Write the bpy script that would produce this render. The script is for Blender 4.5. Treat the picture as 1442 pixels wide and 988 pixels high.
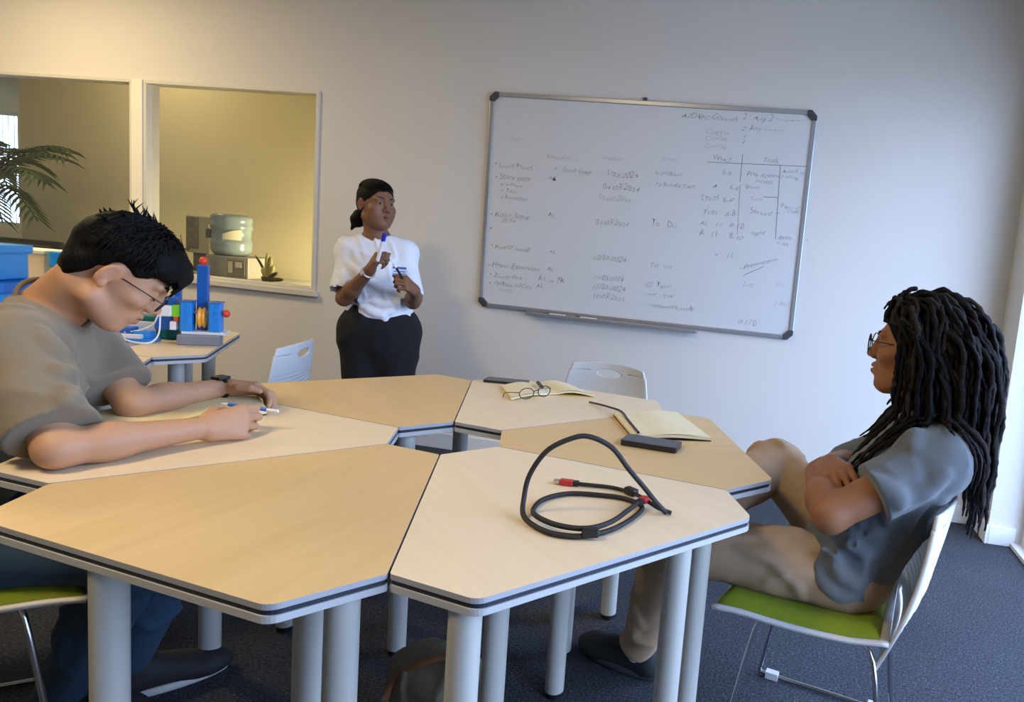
import bpy, bmesh, math, random
import numpy as np
from mathutils import Vector, Matrix

for _o in list(bpy.data.objects):
    bpy.data.objects.remove(_o)
SC = bpy.context.scene
COL = SC.collection
random.seed(7)

# ------------------------------------------------------------------ camera
W_PX, H_PX = 1442.0, 988.0
F_PX, PPX, PPY = 934.216, 967.252, 475.581
CAM_R = Vector((0.98324668, 0.15684343, 0.09287685))
CAM_U = Vector((-0.10931477, 0.09964169, 0.98900041))
CAM_F = Vector((-0.14586381, 0.98258418, -0.11511767))
cam_data = bpy.data.cameras.new('camera')
cam = bpy.data.objects.new('camera', cam_data)
COL.objects.link(cam)
cam_data.sensor_fit = 'HORIZONTAL'
cam_data.sensor_width = 36.0
cam_data.lens = F_PX / W_PX * 36.0
cam_data.shift_x = -(PPX - W_PX / 2) / W_PX
cam_data.shift_y = -(H_PX / 2 - PPY) / W_PX
cam_data.clip_start = 0.02
m3 = Matrix((CAM_R, CAM_U, -CAM_F)).transposed()
cam.matrix_world = Matrix.Translation((0, 0, 1.30)) @ m3.to_4x4()
SC.camera = cam

# ------------------------------------------------------------------ sky, daylight, exposure
world = bpy.data.worlds.new('world')
SC.world = world
world.use_nodes = True
bg = world.node_tree.nodes['Background']
bg.inputs['Color'].default_value = (0.45, 0.60, 1.0, 1)
bg.inputs['Strength'].default_value = 11.0
SC.view_settings.view_transform = 'Standard'
SC.view_settings.look = 'None'
SC.view_settings.gamma = 1.0
SC.view_settings.use_curve_mapping = False
SC.view_settings.exposure = 0.16

GLAZE_X = 1.30            # plane of the glazed doors on the right
def area_light(name, loc, direction, sx, sy, power, color, portal=False, spread=math.pi):
    d = bpy.data.lights.new(name, 'AREA')
    d.shape = 'RECTANGLE'; d.size = sx; d.size_y = sy; d.energy = power; d.color = color
    d.spread = spread
    o = bpy.data.objects.new(name, d); COL.objects.link(o)
    o.location = loc
    o.rotation_euler = Vector(direction).to_track_quat('-Z', 'Y').to_euler()
    if portal: d.cycles.is_portal = True
    return o
area_light('daylight_portal', (1.42, 1.65, 1.2), (-1, 0, 0), 3.7, 2.3, 1, (1, 1, 1), portal=True)

# ------------------------------------------------------------------ materials
def lin(c):
    return tuple(((v/255)/12.92 if v/255 <= 0.04045 else (((v/255)+0.055)/1.055)**2.4) for v in c)
MATS = {}
def mat(name, rgb, rough=0.5, metal=0.0, var=0.06, scale=20.0, bump=0.0, bscale=None, stretch=None,
        spec=0.5, trans=0.0, emit=None, alpha=1.0, vcol=False, sheen=0.0, coat=0.0):
    if name in MATS: return MATS[name]
    m = bpy.data.materials.new(name); m.use_nodes = True
    nt = m.node_tree; N = nt.nodes; L = nt.links
    b = N['Principled BSDF']
    base = lin(rgb)
    b.inputs['Roughness'].default_value = rough
    b.inputs['Metallic'].default_value = metal
    b.inputs['Specular IOR Level'].default_value = spec
    b.inputs['Transmission Weight'].default_value = trans
    b.inputs['Sheen Weight'].default_value = sheen
    b.inputs['Coat Weight'].default_value = coat
    b.inputs['Alpha'].default_value = alpha
    if emit:
        b.inputs['Emission Color'].default_value = (*lin(emit[0]), 1); b.inputs['Emission Strength'].default_value = emit[1]
    tc = N.new('ShaderNodeTexCoord'); src = tc.outputs['Object']
    if stretch:
        mp = N.new('ShaderNodeMapping'); mp.inputs['Scale'].default_value = stretch
        L.new(src, mp.inputs['Vector']); src = mp.outputs['Vector']
    nz = N.new('ShaderNodeTexNoise'); nz.inputs['Scale'].default_value = scale; nz.inputs['Detail'].default_value = 5
    L.new(src, nz.inputs['Vector'])
    mx = N.new('ShaderNodeMix'); mx.data_type = 'RGBA'
    mx.inputs['A'].default_value = (*[c*(1-var) for c in base], 1)
    mx.inputs['B'].default_value = (*[min(1, c*(1+var)) for c in base], 1)
    L.new(nz.outputs['Fac'], mx.inputs['Factor'])
    out = mx.outputs['Result']
    if vcol:
        at = N.new('ShaderNodeAttribute'); at.attribute_name = 'tint'
        mm = N.new('ShaderNodeMix'); mm.data_type = 'RGBA'; mm.blend_type = 'MULTIPLY'; mm.inputs['Factor'].default_value = 1
        L.new(out, mm.inputs['A']); L.new(at.outputs['Color'], mm.inputs['B']); out = mm.outputs['Result']
    L.new(out, b.inputs['Base Color'])
    if bump:
        nb = N.new('ShaderNodeTexNoise'); nb.inputs['Scale'].default_value = bscale or scale*4; nb.inputs['Detail'].default_value = 4
        L.new(src, nb.inputs['Vector'])
        bp = N.new('ShaderNodeBump'); bp.inputs['Strength'].default_value = bump; bp.inputs['Distance'].default_value = 0.004
        L.new(nb.outputs['Fac'], bp.inputs['Height']); L.new(bp.outputs['Normal'], b.inputs['Normal'])
    MATS[name] = m
    return m

def carpet_material():
    m = bpy.data.materials.new('carpet'); m.use_nodes = True
    nt = m.node_tree; N = nt.nodes; L = nt.links; b = N['Principled BSDF']
    b.inputs['Roughness'].default_value = 0.95; b.inputs['Specular IOR Level'].default_value = 0.15
    tc = N.new('ShaderNodeTexCoord')
    n1 = N.new('ShaderNodeTexNoise'); n1.inputs['Scale'].default_value = 130; n1.inputs['Detail'].default_value = 3
    n2 = N.new('ShaderNodeTexVoronoi'); n2.inputs['Scale'].default_value = 55
    n3 = N.new('ShaderNodeTexNoise'); n3.inputs['Scale'].default_value = 3.0
    for n in (n1, n2, n3): L.new(tc.outputs['Object'], n.inputs['Vector'])
    r1 = N.new('ShaderNodeValToRGB'); e = r1.color_ramp.elements
    e[0].position = 0.32; e[0].color = (*lin((46, 48, 53)), 1); e[1].position = 0.72; e[1].color = (*lin((88, 91, 97)), 1)
    L.new(n1.outputs['Fac'], r1.inputs['Fac'])
    r2 = N.new('ShaderNodeValToRGB'); e = r2.color_ramp.elements
    e[0].position = 0.06; e[0].color = (1, 1, 1, 1); e[1].position = 0.11; e[1].color = (0, 0, 0, 1)
    L.new(n2.outputs['Distance'], r2.inputs['Fac'])
    mx = N.new('ShaderNodeMix'); mx.data_type = 'RGBA'; mx.inputs['B'].default_value = (*lin((150, 152, 156)), 1)
    L.new(r2.outputs['Color'], mx.inputs['Factor']); L.new(r1.outputs['Color'], mx.inputs['A'])
    m2 = N.new('ShaderNodeMix'); m2.data_type = 'RGBA'; m2.blend_type = 'MULTIPLY'; m2.inputs['Factor'].default_value = 0.35
    L.new(mx.outputs['Result'], m2.inputs['A']); L.new(n3.outputs['Fac'], m2.inputs['B'])
    L.new(m2.outputs['Result'], b.inputs['Base Color'])
    bp = N.new('ShaderNodeBump'); bp.inputs['Strength'].default_value = 0.5; bp.inputs['Distance'].default_value = 0.004
    L.new(n1.outputs['Fac'], bp.inputs['Height']); L.new(bp.outputs['Normal'], b.inputs['Normal'])
    return m

def wood_material(name, c0, c1, rough):
    m = bpy.data.materials.new(name); m.use_nodes = True
    nt = m.node_tree; N = nt.nodes; L = nt.links; b = N['Principled BSDF']
    b.inputs['Roughness'].default_value = rough; b.inputs['Specular IOR Level'].default_value = 0.4
    tc = N.new('ShaderNodeTexCoord'); mp = N.new('ShaderNodeMapping'); mp.inputs['Scale'].default_value = (1.2, 14, 1)
    mp.inputs['Rotation'].default_value = (0, 0, 0.9)
    L.new(tc.outputs['Object'], mp.inputs['Vector'])
    n = N.new('ShaderNodeTexNoise'); n.inputs['Scale'].default_value = 1.6; n.inputs['Detail'].default_value = 7; n.inputs['Distortion'].default_value = 0.6
    L.new(mp.outputs['Vector'], n.inputs['Vector'])
    r = N.new('ShaderNodeValToRGB'); e = r.color_ramp.elements
    e[0].position = 0.15; e[0].color = (*lin(c0), 1); e[1].position = 0.85; e[1].color = (*lin(c1), 1)
    L.new(n.outputs['Fac'], r.inputs['Fac']); L.new(r.outputs['Color'], b.inputs['Base Color'])
    return m

def glass_material():
    m = bpy.data.materials.new('clear_glass'); m.use_nodes = True
    nt = m.node_tree; N = nt.nodes; L = nt.links
    N.remove(N['Principled BSDF']); o = N['Material Output']
    t = N.new('ShaderNodeBsdfTransparent'); t.inputs['Color'].default_value = (0.93, 0.95, 0.94, 1)
    g = N.new('ShaderNodeBsdfGlossy'); g.inputs['Roughness'].default_value = 0.02
    f = N.new('ShaderNodeFresnel'); f.inputs['IOR'].default_value = 1.45
    ge = N.new('ShaderNodeNewGeometry'); iv = N.new('ShaderNodeMath'); iv.operation = 'SUBTRACT'; iv.inputs[0].default_value = 1.0; L.new(ge.outputs['Backfacing'], iv.inputs[1])
    mu = N.new('ShaderNodeMath'); mu.operation = 'MULTIPLY'; L.new(f.outputs['Fac'], mu.inputs[0]); L.new(iv.outputs[0], mu.inputs[1])
    mx = N.new('ShaderNodeMixShader'); L.new(mu.outputs[0], mx.inputs['Fac'])
    L.new(t.outputs['BSDF'], mx.inputs[1]); L.new(g.outputs['BSDF'], mx.inputs[2]); L.new(mx.outputs['Shader'], o.inputs['Surface'])
    return m

def lens_material():
    m = bpy.data.materials.new('lens_glass'); m.use_nodes = True
    nt = m.node_tree; N = nt.nodes; L = nt.links
    N.remove(N['Principled BSDF']); o = N['Material Output']
    t = N.new('ShaderNodeBsdfTransparent'); g = N.new('ShaderNodeBsdfGlossy'); g.inputs['Roughness'].default_value = 0.12
    mx = N.new('ShaderNodeMixShader'); mx.inputs['Fac'].default_value = 0.012
    L.new(t.outputs['BSDF'], mx.inputs[1]); L.new(g.outputs['BSDF'], mx.inputs[2]); L.new(mx.outputs['Shader'], o.inputs['Surface'])
    return m

# ------------------------------------------------------------------ mesh helpers
class MB:
    def __init__(self): self.v = []; self.f = []; self.mi = []
    def add(self, vs, fs, mi=0):
        o = len(self.v); self.v += [tuple(x) for x in vs]
        for f in fs: self.f.append(tuple(i+o for i in f)); self.mi.append(mi)
        return self
    def box(self, x0, x1, y0, y1, z0, z1, mi=0):
        vs = [(x, y, z) for z in (z0, z1) for (x, y) in ((x0, y0), (x1, y0), (x1, y1), (x0, y1))]
        return self.add(vs, [(3, 2, 1, 0), (4, 5, 6, 7), (0, 1, 5, 4), (1, 2, 6, 5), (2, 3, 7, 6), (3, 0, 4, 7)], mi)
    def obox(self, c, ax, ay, az, hx, hy, hz, mi=0):
        c = Vector(c); ax = Vector(ax).normalized()*hx; ay = Vector(ay).normalized()*hy; az = Vector(az).normalized()*hz
        vs = [c + sx*ax + sy*ay + sz*az for sz in (-1, 1) for (sx, sy) in ((-1, -1), (1, -1), (1, 1), (-1, 1))]
        return self.add(vs, [(3, 2, 1, 0), (4, 5, 6, 7), (0, 1, 5, 4), (1, 2, 6, 5), (2, 3, 7, 6), (3, 0, 4, 7)], mi)
    def prism(self, poly, z0, z1, mi=0, top_mi=None):
        n = len(poly); vs = [(x, y, z0) for x, y in poly] + [(x, y, z1) for x, y in poly]
        self.add(vs, [tuple(range(n-1, -1, -1))] + [(i, (i+1) % n, (i+1) % n+n, i+n) for i in range(n)], mi)
        self.add([(x, y, z1) for x, y in poly], [tuple(range(n))], mi if top_mi is None else top_mi)
        return self
    def tube(self, pts, r, n=8, mi=0, closed=False, flat=None):
        pts = [Vector(p) for p in pts]; N = len(pts)
        rs = r if hasattr(r, '__len__') else [r]*N
        vs = []; prev = None
        for i, p in enumerate(pts):
            a = pts[(i-1) % N] if (closed or i > 0) else p; b = pts[(i+1) % N] if (closed or i < N-1) else p
            t = (b-a).normalized() if (b-a).length > 1e-9 else Vector((0, 0, 1))
            if prev is None:
                u = t.orthogonal().normalized()
            else:
                u = prev - t*prev.dot(t); u = u.normalized() if u.length > 1e-6 else t.orthogonal().normalized()
            prev = u; w = t.cross(u)
            for k in range(n):
                an = 2*math.pi*k/n; vs.append(p + (u*math.cos(an) + w*math.sin(an))*rs[i])
        fs = []
        for i in range(N if closed else N-1):
            j = (i+1) % N
            for k in range(n): fs.append((i*n+k, i*n+(k+1) % n, j*n+(k+1) % n, j*n+k))
        if not closed: fs += [tuple(range(n-1, -1, -1)), tuple((N-1)*n+k for k in range(n))]
        return self.add(vs, fs, mi)
    def lathe(self, prof, n=24, c=(0, 0, 0), mi=0):
        vs = [(c[0]+r*math.cos(2*math.pi*k/n), c[1]+r*math.sin(2*math.pi*k/n), c[2]+z) for r, z in prof for k in range(n)]
        fs = [(i*n+k, i*n+(k+1) % n, (i+1)*n+(k+1) % n, (i+1)*n+k) for i in range(len(prof)-1) for k in range(n)]
        fs += [tuple(range(n-1, -1, -1)), tuple((len(prof)-1)*n+k for k in range(n))]
        return self.add(vs, fs, mi)
    def sphere(self, c, r, nu=14, nv=8, mi=0, sc=(1, 1, 1)):
        vs = []; fs = []
        for j in range(nv+1):
            th = math.pi*j/nv
            for i in range(nu):
                ph = 2*math.pi*i/nu
                vs.append((c[0]+sc[0]*r*math.sin(th)*math.cos(ph), c[1]+sc[1]*r*math.sin(th)*math.sin(ph), c[2]+sc[2]*r*math.cos(th)))
        for j in range(nv):
            for i in range(nu): fs.append((j*nu+i, (j+1)*nu+i, (j+1)*nu+(i+1) % nu, j*nu+(i+1) % nu))
        return self.add(vs, fs, mi)
    def grid(self, fn, nu, nv, keep=None, mi=0):
        vs = [fn(i/nu, j/nv) for j in range(nv+1) for i in range(nu+1)]
        fs = []
        for j in range(nv):
            for i in range(nu):
                if keep and not keep((i+.5)/nu, (j+.5)/nv): continue
                a = j*(nu+1)+i; fs.append((a, a+1, a+nu+2, a+nu+1))
        return self.add(vs, fs, mi)
    def mesh(self, name, mats, smooth=None):
        me = bpy.data.meshes.new(name)
        me.from_pydata(self.v, [], self.f); me.update()
        for m in (mats if isinstance(mats, (list, tuple)) else [mats]): me.materials.append(m)
        me.polygons.foreach_set('material_index', self.mi)
        bm = bmesh.new(); bm.from_mesh(me); bmesh.ops.recalc_face_normals(bm, faces=bm.faces); bm.to_mesh(me); bm.free()
        if smooth is not None:
            me.polygons.foreach_set('use_smooth', [True]*len(me.polygons))
            if smooth < 179: me.set_sharp_from_angle(angle=math.radians(smooth))
        return me
    def build(self, name, mats, parent=None, smooth=None, bevel=0, solid=0, sub=0, **tags):
        return link(name, self.mesh(name, mats, smooth), parent, bevel, solid, sub, **tags)

def link(name, me, parent=None, bevel=0, solid=0, sub=0, **tags):
    o = bpy.data.objects.new(name, me); COL.objects.link(o)
    if parent: o.parent = parent
    if solid:
        md = o.modifiers.new('solidify', 'SOLIDIFY'); md.thickness = solid; md.offset = 0
    if bevel:
        md = o.modifiers.new('bevel', 'BEVEL'); md.width = bevel; md.segments = 2; md.limit_method = 'ANGLE'; md.angle_limit = math.radians(40)
    if sub:
        md = o.modifiers.new('subd', 'SUBSURF'); md.levels = sub; md.render_levels = sub
    for k, v in tags.items(): o[k] = v
    return o
def thing(name, label, cat, loc=(0, 0, 0), rz=0.0, group=None):
    o = bpy.data.objects.new(name, None); COL.objects.link(o)
    o.location = loc; o.rotation_euler = (0, 0, rz); o.empty_display_size = 0.1
    o['label'] = label; o['category'] = cat
    if group: o['group'] = group
    return o
def struct(mb, name, mats, **kw):
    return mb.build(name, mats, kind='structure', **kw)
def round_poly(poly, r, n=5):
    out = []; N = len(poly)
    for i in range(N):
        p = Vector(poly[i]); a = Vector(poly[i-1]); b = Vector(poly[(i+1) % N])
        rr = r[i] if hasattr(r, '__len__') else r
        da = (a-p).normalized(); db = (b-p).normalized(); an = da.angle(db)
        t = min(rr/math.tan(an/2), (a-p).length*.45, (b-p).length*.45); rr2 = t*math.tan(an/2)
        c = p + (da+db).normalized()*(rr2/math.sin(an/2))
        p0 = p+da*t; p1 = p+db*t
        a0 = math.atan2(p0.y-c.y, p0.x-c.x); a1 = math.atan2(p1.y-c.y, p1.x-c.x)
        d = (a1-a0+math.pi) % (2*math.pi)-math.pi
        for k in range(n+1): out.append((c.x+rr2*math.cos(a0+d*k/n), c.y+rr2*math.sin(a0+d*k/n)))
    return out
def catmull(pts, n=8, closed=False):
    P = [Vector(p) for p in pts]; N = len(P); out = []
    segs = N if closed else N-1
    for i in range(segs):
        p1, p2 = P[i], P[(i+1) % N]
        p0 = P[i-1] if (closed or i > 0) else p1*2-p2
        p3 = P[(i+2) % N] if (closed or i+2 < N) else p2*2-p1
        for k in range(n):
            t = k/n
            out.append(.5*((2*p1)+(p2-p0)*t+(2*p0-5*p1+4*p2-p3)*t*t+(3*p1-p0-3*p2+p3)*t**3))
    if not closed: out.append(P[-1])
    return out
# ------------------------------------------------------------------ room shell
WALL_Y = 3.765; CORNER_X = 1.138; CEIL = 2.95; LEFT_X = -6.6; BACK_Y = -2.4
M_wall = mat('wall_paint', (214, 208, 198), 0.85, var=0.02, scale=3, bump=0.05, bscale=120)
M_white = mat('white_paint', (228, 228, 226), 0.5, var=0.02)
M_frame = mat('window_frame_paint', (205, 200, 188), 0.5, var=0.03)
M_glass = glass_material()
M_carpet = carpet_material()

mb = MB(); mb.box(-12.2, 1.5, BACK_Y-.2, WALL_Y+4.4, -0.1, 0.0)
floor = struct(mb, 'floor', M_carpet)
mb = MB(); mb.box(-12.2, 1.5, BACK_Y-.2, WALL_Y+4.4, CEIL, CEIL+.1)
struct(mb, 'ceiling', mat('ceiling_paint', (225, 222, 215), 0.9, var=0.02))
# back wall with the internal window band cut out of it
WX0, WM0, WM1, WX1, WZ0, WZ1, WT = -6.2, -4.262, -4.180, -2.941, 0.890, 2.115, 0.07
mb = MB()
mb.box(WX1, CORNER_X+.5, WALL_Y, WALL_Y+WT, 0, CEIL)
mb.box(-12.1, WX0, WALL_Y, WALL_Y+WT, 0, CEIL)
mb.box(WX0, WX1, WALL_Y, WALL_Y+WT, 0, WZ0)
mb.box(WX0, WX1, WALL_Y, WALL_Y+WT, WZ1, CEIL)
struct(mb, 'wall_back', M_wall)
mb = MB(); mb.box(LEFT_X-.12, LEFT_X, BACK_Y, WALL_Y, 0, CEIL); struct(mb, 'wall_left', M_wall)
mb = MB(); mb.box(LEFT_X, 1.5, BACK_Y-.12, BACK_Y, 0, CEIL); struct(mb, 'wall_front', mat('front_wall_paint', (150, 146, 138), .85, var=.02))
# right wall: short pier at the corner, lintel above the glazed doors, pier behind the camera
mb = MB()
mb.box(CORNER_X, 1.5, 3.515, WALL_Y, 0, CEIL)
mb.box(CORNER_X, 1.5, BACK_Y, 3.515, 2.36, CEIL)
mb.box(CORNER_X, 1.5, BACK_Y, -.12, 0, 2.36)
struct(mb, 'wall_right', M_wall)
# window between the rooms: frames, mullion, sill, two panes
def window(name, x0, x1):
    root = thing(name, 'internal window', 'window', ((x0+x1)/2, WALL_Y, WZ0))
    del root['label']; del root['category']; root['kind'] = 'structure'
    w = (x1-x0)/2; h = WZ1-WZ0
    mb = MB(); t = .022
    for a, b, c, d in ((-w, w, 0, t), (-w, w, h-t, h), (-w, -w+t, t, h-t), (w-t, w, t, h-t)): mb.box(a, b, -.012, WT+.01, c, d)
    mb.build('window_frame', M_frame, root, bevel=.002)
    MB().box(-w+t, w-t, .030, .036, t, h-t).build('pane', M_glass, root)
    return root
window('window_1', WM1, WX1)
window('window_2', WX0, WM0)
mb = MB(); mb.box(WM0, WM1, WALL_Y-.02, WALL_Y+WT+.01, WZ0, WZ1); struct(mb, 'trim_1', mat('mullion_paint', (232, 226, 208), .5, var=.02), bevel=.003)
mb = MB(); mb.box(WX0, WX1+.02, WALL_Y-.03, WALL_Y+.02, WZ0-.03, WZ0+.004); struct(mb, 'trim_2', M_frame, bevel=.003)
# skirting boards
mb = MB(); mb.box(LEFT_X, CORNER_X, WALL_Y-.016, WALL_Y, 0, .10); struct(mb, 'baseboard_back', M_white, bevel=.004)
mb = MB(); mb.box(CORNER_X-.016, CORNER_X, 3.499, WALL_Y-.016, 0, .10); mb.box(CORNER_X, 1.27, 3.499, 3.515, 0, .10)
struct(mb, 'baseboard_right', M_white, bevel=.004)
# glazed sliding doors on the right
def glazed(name, y0, y1, x):
    root = thing(name, 'x', 'x', (x, y0, 0)); del root['label']; del root['category']; root['kind'] = 'structure'
    L = y1-y0; t = .055; h = 2.34
    mb = MB()
    for a, b, c, d in ((0, L, .02, .02+t), (0, L, h-t, h), (0, t, .02+t, h-t), (L-t, L, .02+t, h-t)): mb.box(-.025, .025, a, b, c, d)
    mb.build('door_frame', M_white, root, bevel=.003)
    MB().box(-.004, .004, t, L-t, .02+t, h-t).build('pane', M_glass, root)
for i, (a, b) in enumerate(((1.10, 2.32), (2.30, 3.505), (-.12, 1.12))): glazed('door_%d' % (i+1), a, b, GLAZE_X+.03*(i % 2))
mb = MB(); mb.box(GLAZE_X-.05, GLAZE_X+.09, -.12, 3.515, 0, .022); struct(mb, 'trim_3', M_white, bevel=.003)
mb = MB(); mb.box(1.5, 40, -30, 40, -.16, -.1); struct(mb, 'floor_terrace', mat('terrace_concrete', (176, 174, 168), .9, var=.08, scale=4))

# ceiling light panels (warm) in this room, and added ones in the next
def ceiling_lamp(x, y, watts, label, color=(1.0, .79, .46), z=CEIL):
    t = thing('ceiling_light', label, 'ceiling light', (x, y, z), group='ceiling lights')
    mb = MB()
    for a, b, c, d in ((-.31, .31, -.31, -.29), (-.31, .31, .29, .31), (-.31, -.29, -.29, .29), (.29, .31, -.29, .29)): mb.box(a, b, c, d, -.03, 0)
    mb.build('lamp_frame', M_white, t)
    MB().box(-.29, .29, -.29, .29, -.012, -.006).build('diffuser', mat('diffuser', (255, 240, 215), .4, emit=((255, 226, 178), 2.0)), t)
    o = area_light('panel_light', (x, y, z-.04), (0, 0, -1), .56, .56, watts, color)
    return t

# ------------------------------------------------------------------ the neighbouring room
KY = 5.15                 # its far wall
M_kwall = mat('kitchen_wall_paint', (222, 212, 178), 0.85, var=0.02, scale=3)
mb = MB(); mb.box(-7.03, -2.9, KY, KY+.1, 0, CEIL); mb.box(-7.03, -6.93, KY+.1, 7.9, 0, CEIL); struct(mb, 'wall_kitchen', M_kwall)
mb = MB(); mb.box(-2.9, -2.8, WALL_Y+WT, KY+.1, 0, CEIL); struct(mb, 'wall_kitchen_side', M_kwall)
mb = MB()
mb.box(-12.1, -11.7, 7.9, 8.0, 0, CEIL); mb.box(-10.80, -6.93, 7.9, 8.0, 0, CEIL)
mb.box(-11.7, -10.80, 7.9, 8.0, 0, .9); mb.box(-11.7, -10.80, 7.9, 8.0, 2.47, CEIL)
struct(mb, 'wall_lounge', M_kwall)
mb = MB(); mb.box(-12.2, -12.1, WALL_Y, 8.0, 0, CEIL); struct(mb, 'wall_lounge_side', M_kwall)
t = thing('window_3', 'x', 'x', (-11.25, 7.93, .9)); del t['label']; del t['category']; t['kind'] = 'structure'
mb = MB()
for a, b, c, d in ((-.45, .45, 0, .05), (-.45, .45, 1.52, 1.57), (-.45, -.41, .05, 1.52), (.41, .45, .05, 1.52)): mb.box(a, b, -.02, .03, c, d)
mb.build('window_frame', M_frame, t)
for i in range(8): MB().box(-.36+.1*i, -.35+.1*i, -.012, .0, .05, 1.52).build('bar', M_frame, t)
for i in range(2): MB().box(-.41, .41, -.014, .002, .5+.5*i, .515+.5*i).build('bar', M_frame, t)
MB().box(-.41, .41, .005, .011, .05, 1.52).build('pane', M_glass, t)
ceiling_lamp(-4.6, 2.4, 56, 'square warm ceiling light panel above the window side of the room')
ceiling_lamp(-1.8, 0.2, 42, 'square warm ceiling light panel above the hexagonal table ring')
ceiling_lamp(-5.4, 4.5, 8, 'added square warm ceiling light panel brightening the neighbouring room', (1.0, .80, .48))  # unseen panel, added for weak ambient light behind the window
ceiling_lamp(-9.5, 6.2, 20, 'added square warm ceiling light panel brightening the lounge', (1.0, .80, .48))  # unseen panel, added so the lounge is not dark
wl = thing('added_wall_lamp', 'added warm lamp, out of view, brightening the far wall of the neighbouring room', 'lamp', (-2.92, 4.55, 1.02))  # added out of view; its light falls off from the lower right
MB().box(-.02, .02, -.10, .10, -.14, .14).build('back_plate', M_white, wl, bevel=.004)
MB().lathe([(.03, -.12), (.055, -.10), (.06, .0), (.055, .10), (.03, .12)], 18, (-.075, 0, 0)).build('lamp_shade', mat('lamp_glass', (255, 232, 190), .4, emit=((255, 214, 140), 6.0)), wl, smooth=50)
area_light('added_wall_light', (-3.08, 4.55, 1.02), (-1, .25, -.08), .25, .25, 19, (1.0, .82, .50))
# ------------------------------------------------------------------ tables
RI, RJ, RD, RW = 0.166, 0.8218, 0.8676, 0.3304
M_oak = wood_material('oak_laminate', (204, 171, 118), (218, 187, 136), 0.42)
M_maple = wood_material('maple_laminate', (222, 200, 164), (232, 212, 180), 0.42)
M_edge = mat('table_edge_grey', (168, 167, 168), 0.45, var=.03)
M_band = mat('table_edge_dark', (34, 38, 50), 0.5)
M_under = mat('table_underside', (184, 183, 180), 0.5, var=.03)
M_legm = mat('table_leg_paint', (178, 176, 166), 0.38, var=.02)
M_black = mat('black_plastic', (22, 22, 24), 0.45)
TZ = 0.74
def table_poly(inset):
    j = math.radians(30); pts = [(RI*math.cos(j), -RI*math.sin(j)), (RJ*math.cos(j), -RJ*math.sin(j)), (RD, -RW), (RD, RW), (RJ*math.cos(j), RJ*math.sin(j)), (RI*math.cos(j), RI*math.sin(j))]
    c = Vector((.5, 0)); n = len(pts); out = []
    for i in range(n):
        a, p, b = (Vector(pts[(i+k) % n]) for k in (-1, 0, 1))
        d0 = (p-a).normalized(); d1 = (b-p).normalized(); n0 = Vector((-d0.y, d0.x)); n1 = Vector((-d1.y, d1.x))
        m = (n0+n1).normalized(); out.append(p + m*(inset/max(.3, m.dot(n0))))
    return out
def top_meshes(wood):
    P0 = round_poly(table_poly(.002), [.012, .012, .03, .03, .012, .012]); P1 = round_poly(table_poly(.0045), [.012, .012, .03, .03, .012, .012])
    P2 = round_poly(table_poly(.0015), [.012, .012, .03, .03, .012, .012])
    a = MB(); a.prism(P0, TZ-.010, TZ, 0, 1)
    b = MB(); b.prism(P1, TZ-.019, TZ-.010)
    c = MB(); c.prism(P2, TZ-.031, TZ-.019)
    return a.mesh('tabletop', [M_edge, wood]), b.mesh('edge_band', M_band), c.mesh('lower_panel', M_under)
TOPS = {'oak': top_meshes(M_oak), 'maple': top_meshes(M_maple)}
lg = MB(); lg.lathe([(.0275, .018), (.0275, TZ-.031)], 20); LEG = lg.mesh('leg', M_legm, 40)
ft = MB(); ft.lathe([(.022, 0), (.026, .004), (.026, .018)], 20); FOOT = ft.mesh('foot', M_black, 40)
def table(cx, cy, deg, kind, legs, label, group):
    t = thing('hexagon_table_segment', label, 'table', (cx, cy, 0), math.radians(deg), group)
    a, b, c = TOPS[kind]
    top = link('tabletop', a, t); link('edge_band', b, top); link('lower_panel', c, t)
    ca, sa = math.cos(math.radians(-deg)), math.sin(math.radians(-deg))
    for lx, ly in legs:
        x, y = lx-cx, ly-cy; p = (x*ca-y*sa, x*sa+y*ca, 0)
        l = link('leg', LEG, t); l.location = p
        link('foot', FOOT, l)
    return t
CX, CY, A0 = -0.9167, 1.7253, 22.3
G1 = 'hexagonal ring of six tables'
table(CX, CY, A0+240, 'oak', [(-1.075, .905), (-.672, .945), (-.800, 1.035), (-1.268, 1.068)], 'bare oak coloured table segment joined to the one under the cable', G1)
table(CX, CY, A0+300, 'maple', [(-.470, .975), (-.172, 1.335), (-.575, 1.35), (-.612, 1.44)], 'pale maple table segment with the coiled black cable on top', G1)
table(CX, CY, A0, 'oak', [(-.153, 1.60), (-.555, 1.753), (-.20, 2.10), (-.60, 1.95)], 'oak coloured table segment holding a phone and an open notebook', G1)
table(CX, CY, A0+60, 'maple', [(-.521, 2.213), (-.677, 2.139), (-.93, 2.50), (-.885, 2.085)], 'pale maple table segment with folded eyeglasses and open notebook', G1)
table(CX, CY, A0+120, 'oak', [(-1.489, 1.814), (-1.17, 1.93), (-1.16, 2.28), (-1.58, 2.1)], 'oak coloured table segment in front of the standing woman', G1)
table(CX, CY, A0+180, 'maple', [(-1.539, 1.58), (-1.093, 1.805), (-1.395, 1.174), (-1.552, 1.31)], 'pale maple table segment under the arms of the writing man', G1)
BX, BY, B0 = -3.215, 2.149, 32.5
G2 = 'tables of the second ring with robot kits'
def ring2_legs(k):
    a = math.radians(B0+60*k); out = []
    for r, l in ((.75, .26), (.75, -.26), (.32, .1), (.32, -.1)):
        out.append((BX+r*math.cos(a)-l*math.sin(a), BY+r*math.sin(a)+l*math.cos(a)))
    return out
table(BX, BY, B0, 'maple', ring2_legs(0), 'pale table segment carrying the blue robot model by the window', G2)
table(BX, BY, B0-60, 'maple', ring2_legs(-1), 'pale table segment carrying a small blue motor kit behind the writing man', G2)
table(BX, BY, B0+60, 'maple', ring2_legs(1), 'pale table segment behind the stack of blue boxes', G2)
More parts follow.
